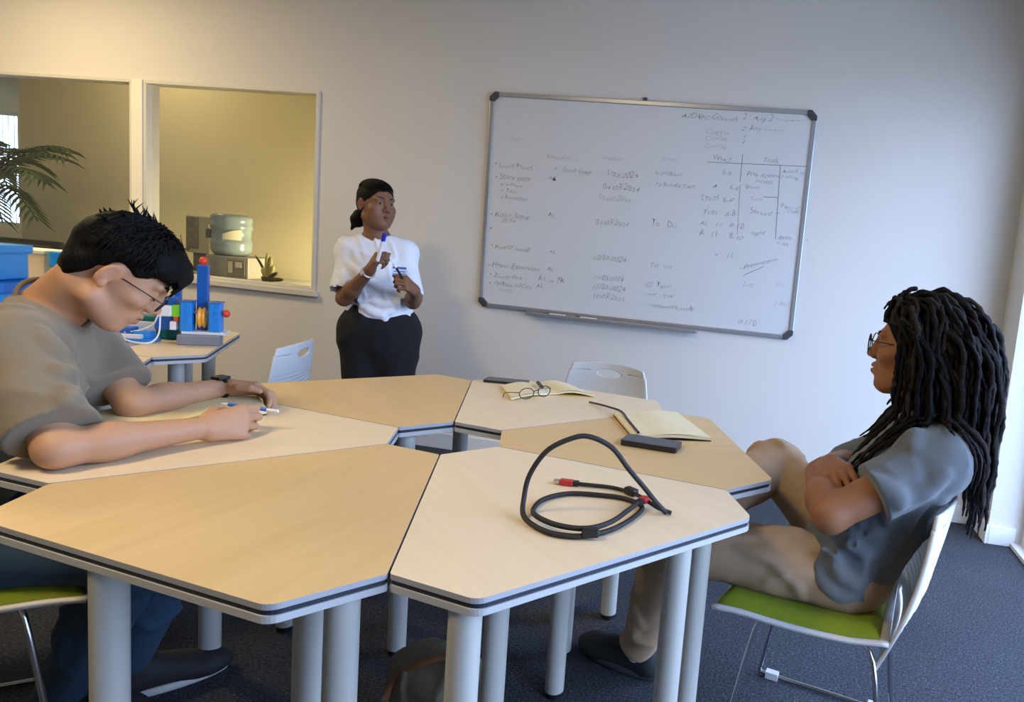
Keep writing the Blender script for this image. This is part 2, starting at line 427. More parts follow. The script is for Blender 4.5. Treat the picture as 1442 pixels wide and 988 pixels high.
table(BX, BY, B0+120, 'maple', ring2_legs(2), 'pale table segment under the stack of blue boxes', G2)

# ------------------------------------------------------------------ chairs
M_shell = mat('chair_white_plastic', (202, 200, 197), 0.42, var=.02)
M_green = mat('chair_green_fabric', (118, 132, 14), 0.9, var=.12, scale=60, bump=.35, bscale=500)
M_chrome = mat('chrome', (200, 200, 205), 0.16, metal=1.0)
def back_fn(u, v):
    # u across, v up; returns point of the backrest sheet
    w = .225 - .030*abs(2*v-1)**2.2 - .018*v
    x = (2*u-1)*w
    y = -.185 - .125*v - .02*math.sin(math.pi*v) + .045*(2*u-1)**2*(.35+.65*v)
    z = .36 + .425*v - .012*(2*u-1)**2*(v > .9)
    lum = math.exp(-((v-.46)/.13)**2)*(abs(2*u-1) < .82)
    y += .006*lum*math.sin(v*150)
    return (x, y, z)
def back_keep(u, v):
    x = (2*u-1); 
    if (x/.30)**2 + ((v-.885)/.045)**2 < 1: return False
    if abs(x) < .72 and .17 < v < .21: return False
    return True
CH = {}
mb = MB(); mb.grid(back_fn, 40, 110, back_keep); CH['backrest'] = mb.mesh('backrest', M_shell, 180)
def seat_fn(u, v):
    x = (2*u-1)*(.235-.018*(1-v)); y = -.20+.43*v
    z = .437 - .022*math.cos(math.pi*u*2-math.pi)*.5 - .05*max(0, v-.78)**1.6*9*.25 + .03*max(0, .2-v)*1.5 - .012*math.sin(math.pi*v)
    return (x, y, z)
mb = MB(); mb.grid(seat_fn, 24, 24); CH['seat_shell'] = mb.mesh('seat_shell', M_shell, 180)
def cush_fn(u, v):
    a = min(u, 1-u, v, 1-v); p = seat_fn(.03+.94*u, .05+.93*v)
    return (p[0], p[1], p[2]+.006+.026*min(1, a/.07)**.5)
mb = MB(); mb.grid(cush_fn, 30, 30); CH['seat_cushion'] = mb.mesh('seat_cushion', M_green, 180)
def sled(sx):
    pts = [(sx*.16, -.10, .425), (sx*.205, -.17, .40), (sx*.222, -.215, .10), (sx*.225, -.225, .03), (sx*.226, -.21, .012), (sx*.228, 0, .010),
           (sx*.228, .165, .012), (sx*.227, .18, .025), (sx*.224, .172, .07), (sx*.20, .12, .40), (sx*.15, .08, .425)]
    m = MB(); m.tube(catmull(pts, 5), .0065, 8); return m.mesh('leg_frame', M_chrome, 180)
CH['sl'], CH['sr'] = sled(-1), sled(1)
mb = MB(); mb.box(-.012, .012, -.02, .02, -.011, .011); CH['glide'] = mb.mesh('glide', M_shell)
def chair(x, y, f, label, arc=None):
    t = thing('visitor_chair', label, 'chair', (x, y, 0), math.atan2(f[1], f[0])-math.pi/2, 'white shell chairs with green seats')
    link('backrest', CH['backrest'], t, solid=.009)
    link('seat_shell', CH['seat_shell'], t, solid=.010)
    link('seat_cushion', CH['seat_cushion'], t)
    for s, k in ((-1, 'sl'), (1, 'sr')):
        l = link('leg_frame', CH[k], t)
        for gy in (.14, -.18):
            g = link('glide', CH['glide'], l); g.location = (s*.228, gy, .0115)
    mb = MB(); mb.tube([(-.16, .08, .422), (.16, .08, .422)], .007, 8); mb.tube([(-.16, -.10, .422), (.16, -.10, .422)], .007, 8)
    mb.build('cross_bar', M_chrome, t, smooth=40)
    return t
chair(.165, 1.775, (-.977, .21), 'white chair with green seat under the man with dreadlocks')
chair(-1.775, 1.21, (.78, .62), 'white chair with green seat under the writing man')
chair(-.83, 2.72, (-.10, -.995), 'empty white chair facing the table beside the far notebook')
chair(-2.405, 2.56, (-.955, -.283), 'empty white chair turned away towards the robot table')

# ------------------------------------------------------------------ whiteboard
M_alu = mat('aluminium', (176, 178, 182), 0.35, metal=.75, var=.03)
M_board = mat('whiteboard_surface', (206, 205, 202), 0.45, var=.015, scale=2)
M_cap = mat('dark_corner_cap', (62, 62, 64), 0.5)
M_ink = mat('marker_ink_grey', (132, 131, 129), 0.7, var=.2, scale=60)
M_ink2 = mat('marker_ink_faint', (162, 161, 159), 0.7, var=.1, scale=60)
M_ink3 = mat('marker_ink_red_faint', (186, 158, 156), 0.7, var=.1, scale=60)
BX0, BX1, BZ0, BZ1 = -1.838, 0.040, 0.913, 2.165
wb = thing('whiteboard', 'large wall whiteboard with grey frame covered in faded marker notes', 'whiteboard', ((BX0+BX1)/2, WALL_Y, BZ0))
hw = (BX1-BX0)/2; hh = BZ1-BZ0; FY = -.022
MB().box(-hw+.015, hw-.015, -.014, -.002, .015, hh-.015).build('writing_surface', M_board, wb)
def frame_bar(a, b, c, d): MB().box(a, b, FY, 0, c, d).build('frame_bar', M_alu, wb, bevel=.004)
frame_bar(-hw+.045, hw-.045, 0, .026); frame_bar(-hw+.045, hw-.045, hh-.026, hh); frame_bar(-hw, -hw+.026, .045, hh-.045); frame_bar(hw-.026, hw, .045, hh-.045)
for sx in (-1, 1):
    for top in (0, 1):
        pl = [(hw, .055), (hw, .03), (hw-.03, 0), (hw-.055, 0), (hw-.055, .027), (hw-.027, .055)]
        pl = round_poly([Vector((sx*x, z if not top else hh-z)) for x, z in pl], .006)
        mb = MB(); n = len(pl)
        mb.add([(x, FY-.004, z) for x, z in pl]+[(x, 0, z) for x, z in pl], [tuple(range(n)), tuple(range(2*n-1, n-1, -1))]+[(i, (i+1) % n, (i+1) % n+n, i+n) for i in range(n)])
        mb.build('corner_cap', M_cap, wb)
for x, z in ((-.02, hh+.008), (-.12, -.008)): MB().lathe([(.012, -.008), (.012, .008)], 12, (x, -.012, z)).build('mounting_clip', M_cap, wb)
MB().box(-.62, .40, -.062, -.002, -.016, -.010).box(-.62, .40, -.064, -.060, -.016, .004).build('pen_tray', M_alu, wb, bevel=.002)
# handwriting: flat marker strokes made from lettering, wavy like handwriting
def handwriting(s, px, pz, size, m=M_ink, tilt=0.0):
    if '  ' in s:
        for part in s.split('  '):
            if part.strip(): handwriting(part.strip(), px, pz, size, m, tilt)
            px += (len(part)+2)*size*.48
        return
    cu = bpy.data.curves.new('t', 'FONT'); cu.body = ' '.join(s.split()); cu.size = size; cu.shear = .25; cu.offset = -size*.018; cu.resolution_u = 3
    ob = bpy.data.objects.new('t', cu); COL.objects.link(ob)
    me = bpy.data.meshes.new_from_object(ob.evaluated_get(bpy.context.evaluated_depsgraph_get()))
    bpy.data.objects.remove(ob)
    r = random.Random(s+str(px)); ph = r.random()*6
    for v in me.vertices:
        x, y = v.co.x, v.co.y
        x2 = x*1.0 + size*.07*math.sin(y/size*5+x/size*1.7+ph); y2 = y*(.92+.25*math.sin(x/size*2.3+ph)) + size*.09*math.sin(x/size*1.9+ph*2) + tilt*x
        v.co = (x2-hw+px, -.0150, y2+pz)
    me.materials.clear(); me.materials.append(m)
    link('handwriting', me, wb)
def rule(x0, z0, x1, z1, m=M_ink, w=.0017):
    d = Vector((x1-x0, 0, z1-z0)).normalized(); n = Vector((-d.z, 0, d.x))*w
    MB().add([Vector((x0-hw, -.0150, z0))-n, Vector((x1-hw, -.0150, z1))-n, Vector((x1-hw, -.0150, z1))+n, Vector((x0-hw, -.0150, z0))+n], [(0, 1, 2, 3)]).build('ruled_line', m, wb)
HW = [
    ('Tasks', 0.134, 0.984, 0.028, 2),
    ('Assigned to', 0.366, 0.899, 0.03, 2),
    ('Deadline', 0.697, 0.915, 0.034, 2),
    ('Status', 1.044, 0.931, 0.034, 2),
    ('• Learn Planet', 0.047, 0.827, 0.042, 1),
    ('• Story time', 0.051, 0.761, 0.046, 1),
    ('→ scenery', 0.081, 0.722, 0.034, 1),
    ('→ Titles', 0.083, 0.685, 0.034, 1),
    ('→ Repetition', 0.081, 0.647, 0.034, 1),
    ('F  Done today', 0.414, 0.83, 0.036, 1),
    ('(2/3)', 0.565, 0.816, 0.03, 2),
    ('AK', 0.379, 0.777, 0.042, 1),
    ('1/03/2024', 0.725, 0.821, 0.046, 1),
    ('04/03/2024', 0.71, 0.751, 0.048, 1),
    ('01/03/2024', 0.69, 0.687, 0.042, 2),
    ('In problem', 1.01, 0.853, 0.036, 1),
    ('To Run/fix Type', 1.011, 0.79, 0.036, 1),
    ('• Room Setup', 0.038, 0.542, 0.044, 1),
    ('05/ 04', 0.112, 0.513, 0.034, 1),
    ('AL', 0.394, 0.563, 0.04, 1),
    ('01/03/2024', 0.684, 0.549, 0.044, 1),
    ('To  Do', 1.01, 0.566, 0.048, 1),
    ('•', 0.035, 0.447, 0.05, 1),
    ('• Power setup', 0.05, 0.354, 0.044, 1),
    ('AL', 0.414, 0.354, 0.04, 1),
    ('10/03/2024', 0.683, 0.345, 0.044, 1),
    ('To  do', 1.023, 0.335, 0.044, 1),
    ('• Hyper Extension', 0.039, 0.244, 0.044, 1),
    ('AL', 0.412, 0.251, 0.036, 1),
    ('• Zoom end', 0.052, 0.181, 0.042, 1),
    ('• Python codes', 0.055, 0.135, 0.044, 1),
    ('Spaces  . .', 0.12, 0.106, 0.034, 2),
    ('A1 → TK', 0.36, 0.186, 0.042, 1),
    ('AL', 0.354, 0.149, 0.036, 1),
    ('11/03/2024', 0.696, 0.231, 0.04, 1),
    ('17/03/2024', 0.692, 0.176, 0.044, 1),
    ('19/03/2025', 0.696, 0.122, 0.044, 1),
    ('@  Type', 1.007, 0.223, 0.044, 1),
    ('not  Y/N', 1.025, 0.166, 0.038, 1),
    ('- homework ready', 1.031, 0.104, 0.036, 1),
    ('A2D4PC Courses', 1.135, 1.171, 0.043, 1),
    ('2 : Any 2 ~~~~~', 1.472, 1.182, 0.046, 1),
    ('Course', 1.275, 1.093, 0.046, 2),
    ('2: Any ~~~~~', 1.474, 1.126, 0.042, 1),
    ('Course', 1.278, 1.061, 0.04, 2),
    ('3', 1.486, 1.082, 0.04, 2),
    ('Course', 1.278, 1.019, 0.04, 2),
    ('4', 1.481, 1.051, 0.04, 1),
    ('WHO', 1.329, 0.952, 0.04, 1),
    ('Task', 1.604, 0.96, 0.048, 1),
    ('6-9', 1.388, 0.875, 0.04, 1),
    ('A    6-8', 1.344, 0.802, 0.04, 1),
    ('STOS  6-8', 1.282, 0.733, 0.044, 1),
    ('Tues  6-8', 1.301, 0.656, 0.044, 1),
    ('AL  11  8-10', 1.291, 0.592, 0.044, 1),
    ('A   11  8-10', 1.293, 0.532, 0.044, 1),
    ('x  11:', 1.393, 0.425, 0.044, 1),
    ('Prep Review', 1.527, 0.882, 0.036, 1),
    ('model)', 1.581, 0.848, 0.034, 1),
    ('(parts', 1.525, 0.817, 0.034, 1),
    ('Titles', 1.556, 0.751, 0.032, 2),
    ('Service ~', 1.563, 0.677, 0.044, 1),
    ('night', 1.583, 0.566, 0.04, 1),
    ('AutoX and', 1.719, 0.913, 0.032, 1),
    ('2 set-up', 1.715, 0.883, 0.03, 1),
    ('Paper in a', 1.732, 0.722, 0.032, 1),
    ('Dash ok', 1.77, 0.699, 0.03, 1),
    ('Bytes  in a', 1.739, 0.554, 0.034, 1),
    ('T, set  up', 1.727, 0.52, 0.03, 1),
    ('• Presentation', 1.54, 0.361, 0.036, 1),
    ('Log', 1.569, 0.278, 0.044, 2),
    ('Car', 1.75, 0.298, 0.036, 2),
    ('[ Bin ]', 1.754, 0.185, 0.04, 3),
    ('0.170', 1.563, 0.059, 0.046, 1)]
for s_, x_, z_, h_, k_ in HW:
    handwriting(s_, x_, z_, h_, (M_ink, M_ink2, M_ink3)[k_-1], .35 if s_.endswith("tation") else 0.0)
for r_ in ((1.303, .941, 1.850, .955), (1.496, .997, 1.496, .846), (1.708, .954, 1.724, .553), (1.498, .831, 1.51, .558), (1.634, .775, 1.716, .778), (1.568, .335, 1.677, .395)): rule(*r_, m=M_ink if r_[0] != 1.498 else M_ink2)
# ------------------------------------------------------------------ markers on the whiteboard tray
M_markw = mat('marker_white', (225, 225, 225), .4)
def marker_pen(x, z, capcol, label, L=.10):
    t = thing('whiteboard_marker', label, 'marker', (x, WALL_Y-.045, z), group='markers on the whiteboard tray')
    MB().tube([(-L/2, 0, 0), (L/2, 0, 0)], .008, 10).build('barrel', M_markw, t, smooth=40)
    MB().tube([(-L/2-.03, 0, 0), (-L/2, 0, 0)], .009, 10).build('cap', capcol, t, smooth=40)
    return t
M_blk = mat('black_cap', (18, 18, 20), .4)
marker_pen(-1.33, BZ0-.0015, M_blk, 'white marker with black cap on the whiteboard tray, left of its twin')
marker_pen(-1.14, BZ0-.0015, M_blk, 'white marker with black cap on the whiteboard tray, right of its twin')

# ------------------------------------------------------------------ things on the table ring
M_phone = mat('phone_black', (30, 31, 34), .25)
M_phoneg = mat('phone_screen', (44, 48, 54), .12)
M_paper = mat('notebook_paper', (226, 212, 172), .85, var=.03)
M_paperw = mat('paper_white', (228, 222, 204), .85, var=.03)
M_paperN = mat('notebook_paper_cream', (230, 212, 160), .85, var=.03)
M_cover = mat('notebook_cover_dark', (52, 40, 34), .7)
M_coverY = mat('notebook_cover_yellow', (214, 180, 92), .7)
def phone(c, axis, L, Wd, label, th=.009):
    a = math.atan2(axis[1], axis[0])
    t = thing('smartphone', label, 'phone', (c[0], c[1], TZ+.0005), a)
    MB().prism(round_poly([Vector(p) for p in ((-L/2, -Wd/2), (L/2, -Wd/2), (L/2, Wd/2), (-L/2, Wd/2))], .009), 0, th).build('body', M_phone, t, bevel=.0015)
    MB().prism(round_poly([Vector(p) for p in ((-L/2+.003, -Wd/2+.003), (L/2-.003, -Wd/2+.003), (L/2-.003, Wd/2-.003), (-L/2+.003, Wd/2-.003))], .007), th, th+.0006).build('screen', M_phoneg, t)
    return t
phone((-.360, 1.906), (.175, -.012), .172, .082, 'black smartphone lying beside the open notebook on the oak segment', .016)
phone((-1.100, 2.530), (.175, .03), .172, .08, 'dark smartphone lying at the far edge of the maple segment')
def quad_page(mb, P, z, bulge=.0, n=12, mi=0):
    # P: four ground corners a(b spine)-> bilinear sheet with a bulge towards the spine
    a, b, c, d = (Vector((*p, 0)) for p in P)
    def fn(u, v):
        p = a*(1-u)*(1-v)+b*u*(1-v)+c*u*v+d*(1-u)*v
        return (p.x, p.y, z+bulge*math.sin(math.pi*min(1, u*1.15))*(.4+.6*u))
    mb.grid(fn, n, 3, mi=mi)
def open_book(name, label, left, right, cover, bulge=(.006, .006), th=.006, pm=None):
    t = thing(name, label, 'notebook', (0, 0, 0))
    pm = pm or M_paper
    for P, bl in ((left, bulge[0]), (right, bulge[1])):
        mb = MB(); quad_page(mb, P, TZ+.0015); mb.build('cover', cover, t, solid=.002)
        mb = MB(); quad_page(mb, P, TZ+.004+th/2, bl); mb.build('page_block', pm, t, solid=th)
        Q = [Vector((*p, 0)) for p in P]; cen = sum(Q, Vector())/4
        Q2 = [(cen+(q-cen)*.985).to_2d() for q in Q]
        mb = MB(); quad_page(mb, Q2, TZ+.0045+th, bl+.003); mb.build('page', pm, t)
    return t
# far notebook (maple segment): corners from spine outwards, spine runs between the two sheets
open_book('open_notebook', 'open yellow-paged notebook beside the eyeglasses',
          [(-1.075, 2.425), (-.985, 2.545), (-.86, 2.40), (-.95, 2.235)][:4], [(-.86, 2.605), (-.985, 2.545), (-.86, 2.40), (-.705, 2.455)], M_coverY, (.008, .016), .006)
# right notebook, dark spine, one large blank page
open_book('open_notebook', 'open notebook with blank cream page and dark cover beside the black smartphone',
          [(-.562, 2.212), (-.535, 2.225), (-.405, 1.965), (-.428, 1.952)], [(-.36, 2.345), (-.535, 2.225), (-.405, 1.965), (-.195, 2.045)], M_cover, (.004, .007), .008)
tg = MB().tube(catmull([(-.415, 1.965, TZ+.020), (-.48, 2.10, TZ+.019), (-.535, 2.215, TZ+.018), (-.60, 2.28, TZ+.013), (-.65, 2.32, TZ+.009), (-.69, 2.345, TZ+.006)], 6), .004, 6)
tg.build('pen', M_phone, None, smooth=60, label='slim black pen sticking out of the open notebook spine', category='pen')
MB().tube([(-.955, 2.50, TZ+.022), (-.905, 2.415, TZ+.024)], .0075, 10).build('marker', M_phone, None, smooth=40, label='short black marker lying across the yellow notebook', category='marker')
# writing man's notebook
open_book('open_notebook', 'open cream notebook under the hands of the writing man',
          [(-1.79, 1.42), (-1.725, 1.575), (-1.56, 1.42), (-1.615, 1.27)], [(-1.665, 1.865), (-1.725, 1.575), (-1.56, 1.42), (-1.465, 1.69)], M_cover, (.004, .008), .015, M_paperN)

# eyeglasses
M_spec = mat('spectacle_frame', (58, 42, 34), .35)
M_specb = mat('spectacle_frame_black', (20, 19, 20), .35)
M_lens = lens_material()
def eyeglasses(label, origin, right, fwd, up, m, ipd=.033, rx=.024, rz=.020, rt=.0022, fold=False, s=1.0, templ=.13, squ=2.0):
    right, fwd, up = (Vector(v).normalized() for v in (right, fwd, up)); O = Vector(origin)
    t = thing('eyeglasses', label, 'glasses', origin)
    P = lambda x, y, z: (right*x+fwd*y+up*z)*s
    for sx in (-1, 1):
        ring = []
        for k in range(28):
            a = 2*math.pi*k/28; c, sn = math.cos(a), math.sin(a)
            c = math.copysign(abs(c)**(2/squ), c); sn = math.copysign(abs(sn)**(2/squ), sn)
            ring.append(P(sx*ipd+rx*c, -.006*abs(sx*ipd+rx*c)/.05, rz*sn))
        MB().tube(ring, rt*s, 6, closed=True).build('rim', m, t, smooth=60)
        mb = MB(); mb.add(ring, [tuple(range(28))]); mb.build('lens', M_lens, t)
        x0 = sx*(ipd+rx)
        if fold: pts = [P(x0, -.006, rz*.4), P(x0*.98, -.012, rz*.38), P(x0*.4, -.018, rz*.2), P(-x0*.75, -.020, -rz*.3)]
        else: pts = [P(x0, -.005, rz*.35), P(x0*1.12, -.02, rz*.35), P(x0*1.16, -.07, rz*.25), P(x0*1.14, -templ+.02, 0), P(x0*1.10, -templ, -.022)]
        MB().tube(catmull(pts, 4), rt*.85*s, 6).build('temple', m, t, smooth=60)
    MB().tube(catmull([P(-ipd+rx*.97, 0, rz*.2), P(0, .003, rz*.42), P(ipd-rx*.97, 0, rz*.2)], 4), rt*s, 6).build('bridge', m, t, smooth=60)
    return t
eyeglasses('eyeglasses with thin brown rims lying on the yellow notebook', (-.868, 2.262, TZ+.036), (.62, .80, .05), (.78, -.60, .15), (-.1, .1, 1), M_spec, ipd=.036, rx=.027, rz=.019, rt=.0019, templ=.12)

# coiled cable with red plugs
M_cable = mat('cable_black', (26, 22, 22), .55, var=.15, scale=300, bump=.4, bscale=700)
M_red = mat('plug_red', (176, 40, 36), .35)
M_plugm = mat('plug_metal', (205, 200, 190), .25, metal=.9)
cb = thing('coiled_cable', 'black video cable coiled in a standing loop with red plugs', 'cable', (0, 0, 0))
Z = TZ+.0065
loop = [(-.216, 1.389, TZ+.007), (-.237, 1.381, .769), (-.261, 1.372, .798), (-.301, 1.356, .845), (-.338, 1.342, .891), (-.384, 1.325, .913), (-.419, 1.311, .908),
        (-.465, 1.296, .879), (-.497, 1.290, .824), (-.503, 1.282, .775), (-.490, 1.252, .752), (-.455, 1.222, Z), (-.404, 1.198, Z), (-.349, 1.208, Z), (-.305, 1.258, Z),
        (-.279, 1.332, Z), (-.274, 1.405, Z), (-.322, 1.438, Z), (-.381, 1.437, Z), (-.451, 1.417, Z), (-.489, 1.360, Z), (-.486, 1.295, Z), (-.452, 1.240, Z+.010), (-.40, 1.215, Z+.011),
        (-.345, 1.222, Z+.011), (-.31, 1.27, Z+.011), (-.292, 1.34, Z+.012), (-.280, 1.395, Z+.014)]
MB().tube(catmull(loop, 6), .0056, 8).build('cord', M_cable, cb, smooth=80)
tail_ = [(-.205, 1.395, TZ+.006), (-.235, 1.395, TZ+.013), (-.275, 1.425, TZ+.018), (-.300, 1.462, Z+.004), (-.330, 1.487, Z), (-.372, 1.497, Z), (-.420, 1.492, Z), (-.455, 1.488, Z)]
MB().tube(catmull(tail_, 6), .0048, 8).build('cord', M_cable, cb, smooth=80)
def plug(p, d, L=.034):
    p = Vector(p); d = Vector(d).normalized(); w = Vector((-d.y, d.x, 0)); up = Vector((0, 0, 1))
    q = MB().obox(p+d*L/2, d, w, up, L/2, .0105, .0062).build('plug', M_red, cb, bevel=.003)
    MB().obox(p+d*(L+.007), d, w, up, .007, .0075, .003).build('plug_tip', M_plugm, q)
    MB().obox(p-d*.006, d, w, up, .007, .008, .0058).build('strain_relief', M_black, q, bevel=.002)
plug((-.462, 1.488, TZ+.0068), (-.99, -.08, 0)); plug((-.276, 1.402, TZ+.020), (.35, .8, .05), .022)
for p, d in (((-.318, 1.481, TZ+.010), (.8, -.5, 0)), ((-.335, 1.214, TZ+.014), (.9, .35, 0))):
    d = Vector(d).normalized(); MB().obox(p, d, (-d.y, d.x, 0), (0, 0, 1), .017, .010, .0085).build('ferrite_core', M_black, cb, bevel=.004)

# bag standing under the tables
M_bag = mat('bag_canvas', (122, 114, 96), .9, var=.12, scale=30, bump=.3, bscale=300)
M_bag2 = mat('bag_leather_trim', (128, 88, 58), .6, var=.15, scale=40)
bagt = thing('canvas_bag', 'grey canvas bag with brown trim slumped on the carpet under the tables', 'bag', (-.79, 1.50, 0), math.radians(-25))
bagt.scale = (.9, .9, .74)
# ------------------------------------------------------------------ implicit-surface modelling for soft and living shapes
class SDF:
    def __init__(self): self.items = []; self.disp = None
    def _add(self, fn, c, r, k, op): self.items.append((fn, np.array(c, np.float32), float(r), float(k), op)); return self
    def cone(self, a, b, ra, rb, k=.02, op='u'):
        a = np.array(a, np.float32); b = np.array(b, np.float32); ba = b-a; bb = float(ba@ba)+1e-12
        def fn(P):
            q = P-a; h = np.clip((q@ba)/bb, 0, 1)
            return np.sqrt(((q-h[:, None]*ba)**2).sum(1)) - (ra+(rb-ra)*h)
        return self._add(fn, (a+b)/2, math.sqrt(bb)/2+max(ra, rb), k, op)
    def chain(self, pts, rs, k=.01):
        for i in range(len(pts)-1): self.cone(pts[i], pts[i+1], rs[i], rs[i+1], k)
        return self
    def ell(self, c, rad, fr=None, k=.02, op='u'):
        c = np.array(c, np.float32); rad = np.array(rad, np.float32); R = np.array(fr, np.float32) if fr is not None else np.eye(3, dtype=np.float32)
        def fn(P):
            q = (P-c)@R.T; k0 = np.sqrt(((q/rad)**2).sum(1)); k1 = np.sqrt(((q/rad**2)**2).sum(1))+1e-9
            return k0*(k0-1)/k1
        return self._add(fn, c, rad.max(), k, op)
    def box(self, c, half, fr, r=.01, k=.01, op='u'):
        c = np.array(c, np.float32); half = np.array(half, np.float32); R = np.array(fr, np.float32)
        def fn(P):
            q = np.abs((P-c)@R.T)-(half-r)
            return np.sqrt((np.maximum(q, 0)**2).sum(1))+np.minimum(q.max(1), 0)-r
        return self._add(fn, c, float(np.sqrt((half**2).sum())), k, op)
    def cut(self, p, n, k=.004):            # remove the half space that n points into
        p = np.array(p, np.float32); n = np.array(n, np.float32); n = n/np.linalg.norm(n)
        return self._add(lambda P: (P-p)@n, p, 1e9, k, 'i')
    def wrinkle(self, fn): return self._add(fn, (0, 0, 0), 1e9, 0, 'd')
    def ridge(self, pts, r=.010, depth=.004, k=.022):       # a raised fold that follows the surface
        P = np.array([tuple(p) for p in catmull(pts, 4)], np.float32)
        for _ in range(8):
            d = self(P); e = .003; G = np.stack([self(P+(np.eye(3)[i]*e).astype(np.float32))-d for i in range(3)], 1)/e
            G /= np.linalg.norm(G, axis=1)[:, None]+1e-6; P = (P-G*(d+depth)[:, None]).astype(np.float32)
        n = len(P)
        return [(P[i], P[i+1], r*(.35+.65*math.sin(math.pi*(i+.3)/(n-.4))), r*(.35+.65*math.sin(math.pi*min(1, (i+1.3)/(n+.2)))), k) for i in range(n-1)]
    def ridges(self, lines, **kw):
        segs = [s for l in lines for s in self.ridge(l, **kw)]
        for s in segs: self.cone(*s)
        return self
    def custom(self, fn, op='i', k=.004): return self._add(fn, (0, 0, 0), 1e9, k, op)
    def __call__(self, P, cull=True):
        d = np.full(len(P), 1.0, np.float32)
        lo, hi = P.min(0), P.max(0)
        for fn, c, r, k, op in self.items:
            if op not in 'id' and r < 1e8:
                g = np.maximum(np.maximum(lo-c, c-hi), 0); dist = float(np.sqrt((g*g).sum()))-r
                if dist > .12: continue
            e = fn(P).astype(np.float32)
            if op == 'd': d = d-e; continue
            if op == 'u':
                h = np.maximum(k-np.abs(d-e), 0)/k; d = np.minimum(d, e)-h*h*k*.25
            elif op == 's':
                h = np.maximum(k-np.abs(d+e), 0)/k; d = np.maximum(d, -e)+h*h*k*.25
            else:
                h = np.maximum(k-np.abs(d-e), 0)/k; d = np.maximum(d, e)+h*h*k*.25
        if self.disp is not None: d = d-self.disp(P)
        return d
    def bounds(self, pad):
        lo = np.min([c-r for fn, c, r, k, op in self.items if op == 'u' and r < 1e8], axis=0)-pad
        hi = np.max([c+r for fn, c, r, k, op in self.items if op == 'u' and r < 1e8], axis=0)+pad
        return lo, hi

def surface_nets(sdf, h, lo=None, hi=None, pad=.02):
    l2, h2 = sdf.bounds(pad); lo = l2 if lo is None else np.array(lo, float); hi = h2 if hi is None else np.array(hi, float)
    S = 4; H = h*S
    nc = np.ceil((hi-lo)/H).astype(int)+1
    ax = [lo[i]+H*(np.arange(nc[i])+.5) for i in range(3)]
    g = np.stack(np.meshgrid(*ax, indexing='ij'), -1).reshape(-1, 3).astype(np.float32)
    dc = np.concatenate([sdf(g[i:i+40000]) for i in range(0, len(g), 40000)]).reshape(nc)
    near = np.abs(dc) < H*1.45+.004
    n = nc*S
    V = np.repeat(np.repeat(np.repeat(np.where(dc < 0, -1.0, 1.0).astype(np.float32), S, 0), S, 1), S, 2)
    bi = np.argwhere(near)
    off = np.stack(np.meshgrid(np.arange(S), np.arange(S), np.arange(S), indexing='ij'), -1).reshape(-1, 3)
    CH_ = 600
    for i in range(0, len(bi), CH_):
        idx = (bi[i:i+CH_, None, :]*S+off[None]).reshape(-1, 3)
        P = (lo+h*(idx+.5)).astype(np.float32)
        V[idx[:, 0], idx[:, 1], idx[:, 2]] = sdf(P)
    ins = V < 0
    c = [ins[a:n[0]-1+a, b:n[1]-1+b, d:n[2]-1+d] for a in (0, 1) for b in (0, 1) for d in (0, 1)]
    cnt = np.zeros(c[0].shape, np.int8)
    for x in c: cnt += x
    act = (cnt > 0) & (cnt < 8)
    cells = np.argwhere(act)
    vid = np.full(act.shape, -1, np.int32); vid[act] = np.arange(len(cells))
    acc = np.zeros((len(cells), 3)); num = np.zeros(len(cells))
    cor = [(a, b, d) for a in (0, 1) for b in (0, 1) for d in (0, 1)]
    vals = {q: V[cells[:, 0]+q[0], cells[:, 1]+q[1], cells[:, 2]+q[2]] for q in cor}
    for q in cor:
        for a in range(3):
            if q[a]: continue
            q2 = tuple(1 if i == a else q[i] for i in range(3))
            v0, v1 = vals[q], vals[q2]; m = (v0 < 0) != (v1 < 0)
            t = np.where(m, v0/(v0-v1+1e-12), 0)
            pt = np.tile(np.array(q, float), (len(cells), 1)); pt[:, a] = t
            acc += pt*m[:, None]; num += m
    verts = lo+h*(cells+.5+acc/np.maximum(num, 1)[:, None])
    faces = []
    for a in range(3):
        b, d = (a+1) % 3, (a+2) % 3
        sl0 = [slice(None)]*3; sl1 = [slice(None)]*3
        sl0[a] = slice(0, -1); sl1[a] = slice(1, None)
        s0, s1 = ins[tuple(sl0)], ins[tuple(sl1)]
        e = np.argwhere(s0 != s1)
        ok = (e[:, b] > 0) & (e[:, d] > 0) & (e[:, b] < n[b]-1) & (e[:, d] < n[d]-1)
        e = e[ok]; flip = s0[e[:, 0], e[:, 1], e[:, 2]]
        def cell(db, dd):
            q = e.copy(); q[:, b] += db; q[:, d] += dd; return vid[q[:, 0], q[:, 1], q[:, 2]]
        f = np.stack([cell(-1, -1), cell(0, -1), cell(0, 0), cell(-1, 0)], 1)
        f = np.where(flip[:, None], f, f[:, ::-1]); faces.append(f)
    f = np.concatenate(faces); f = f[(f >= 0).all(1)]
    return verts, f

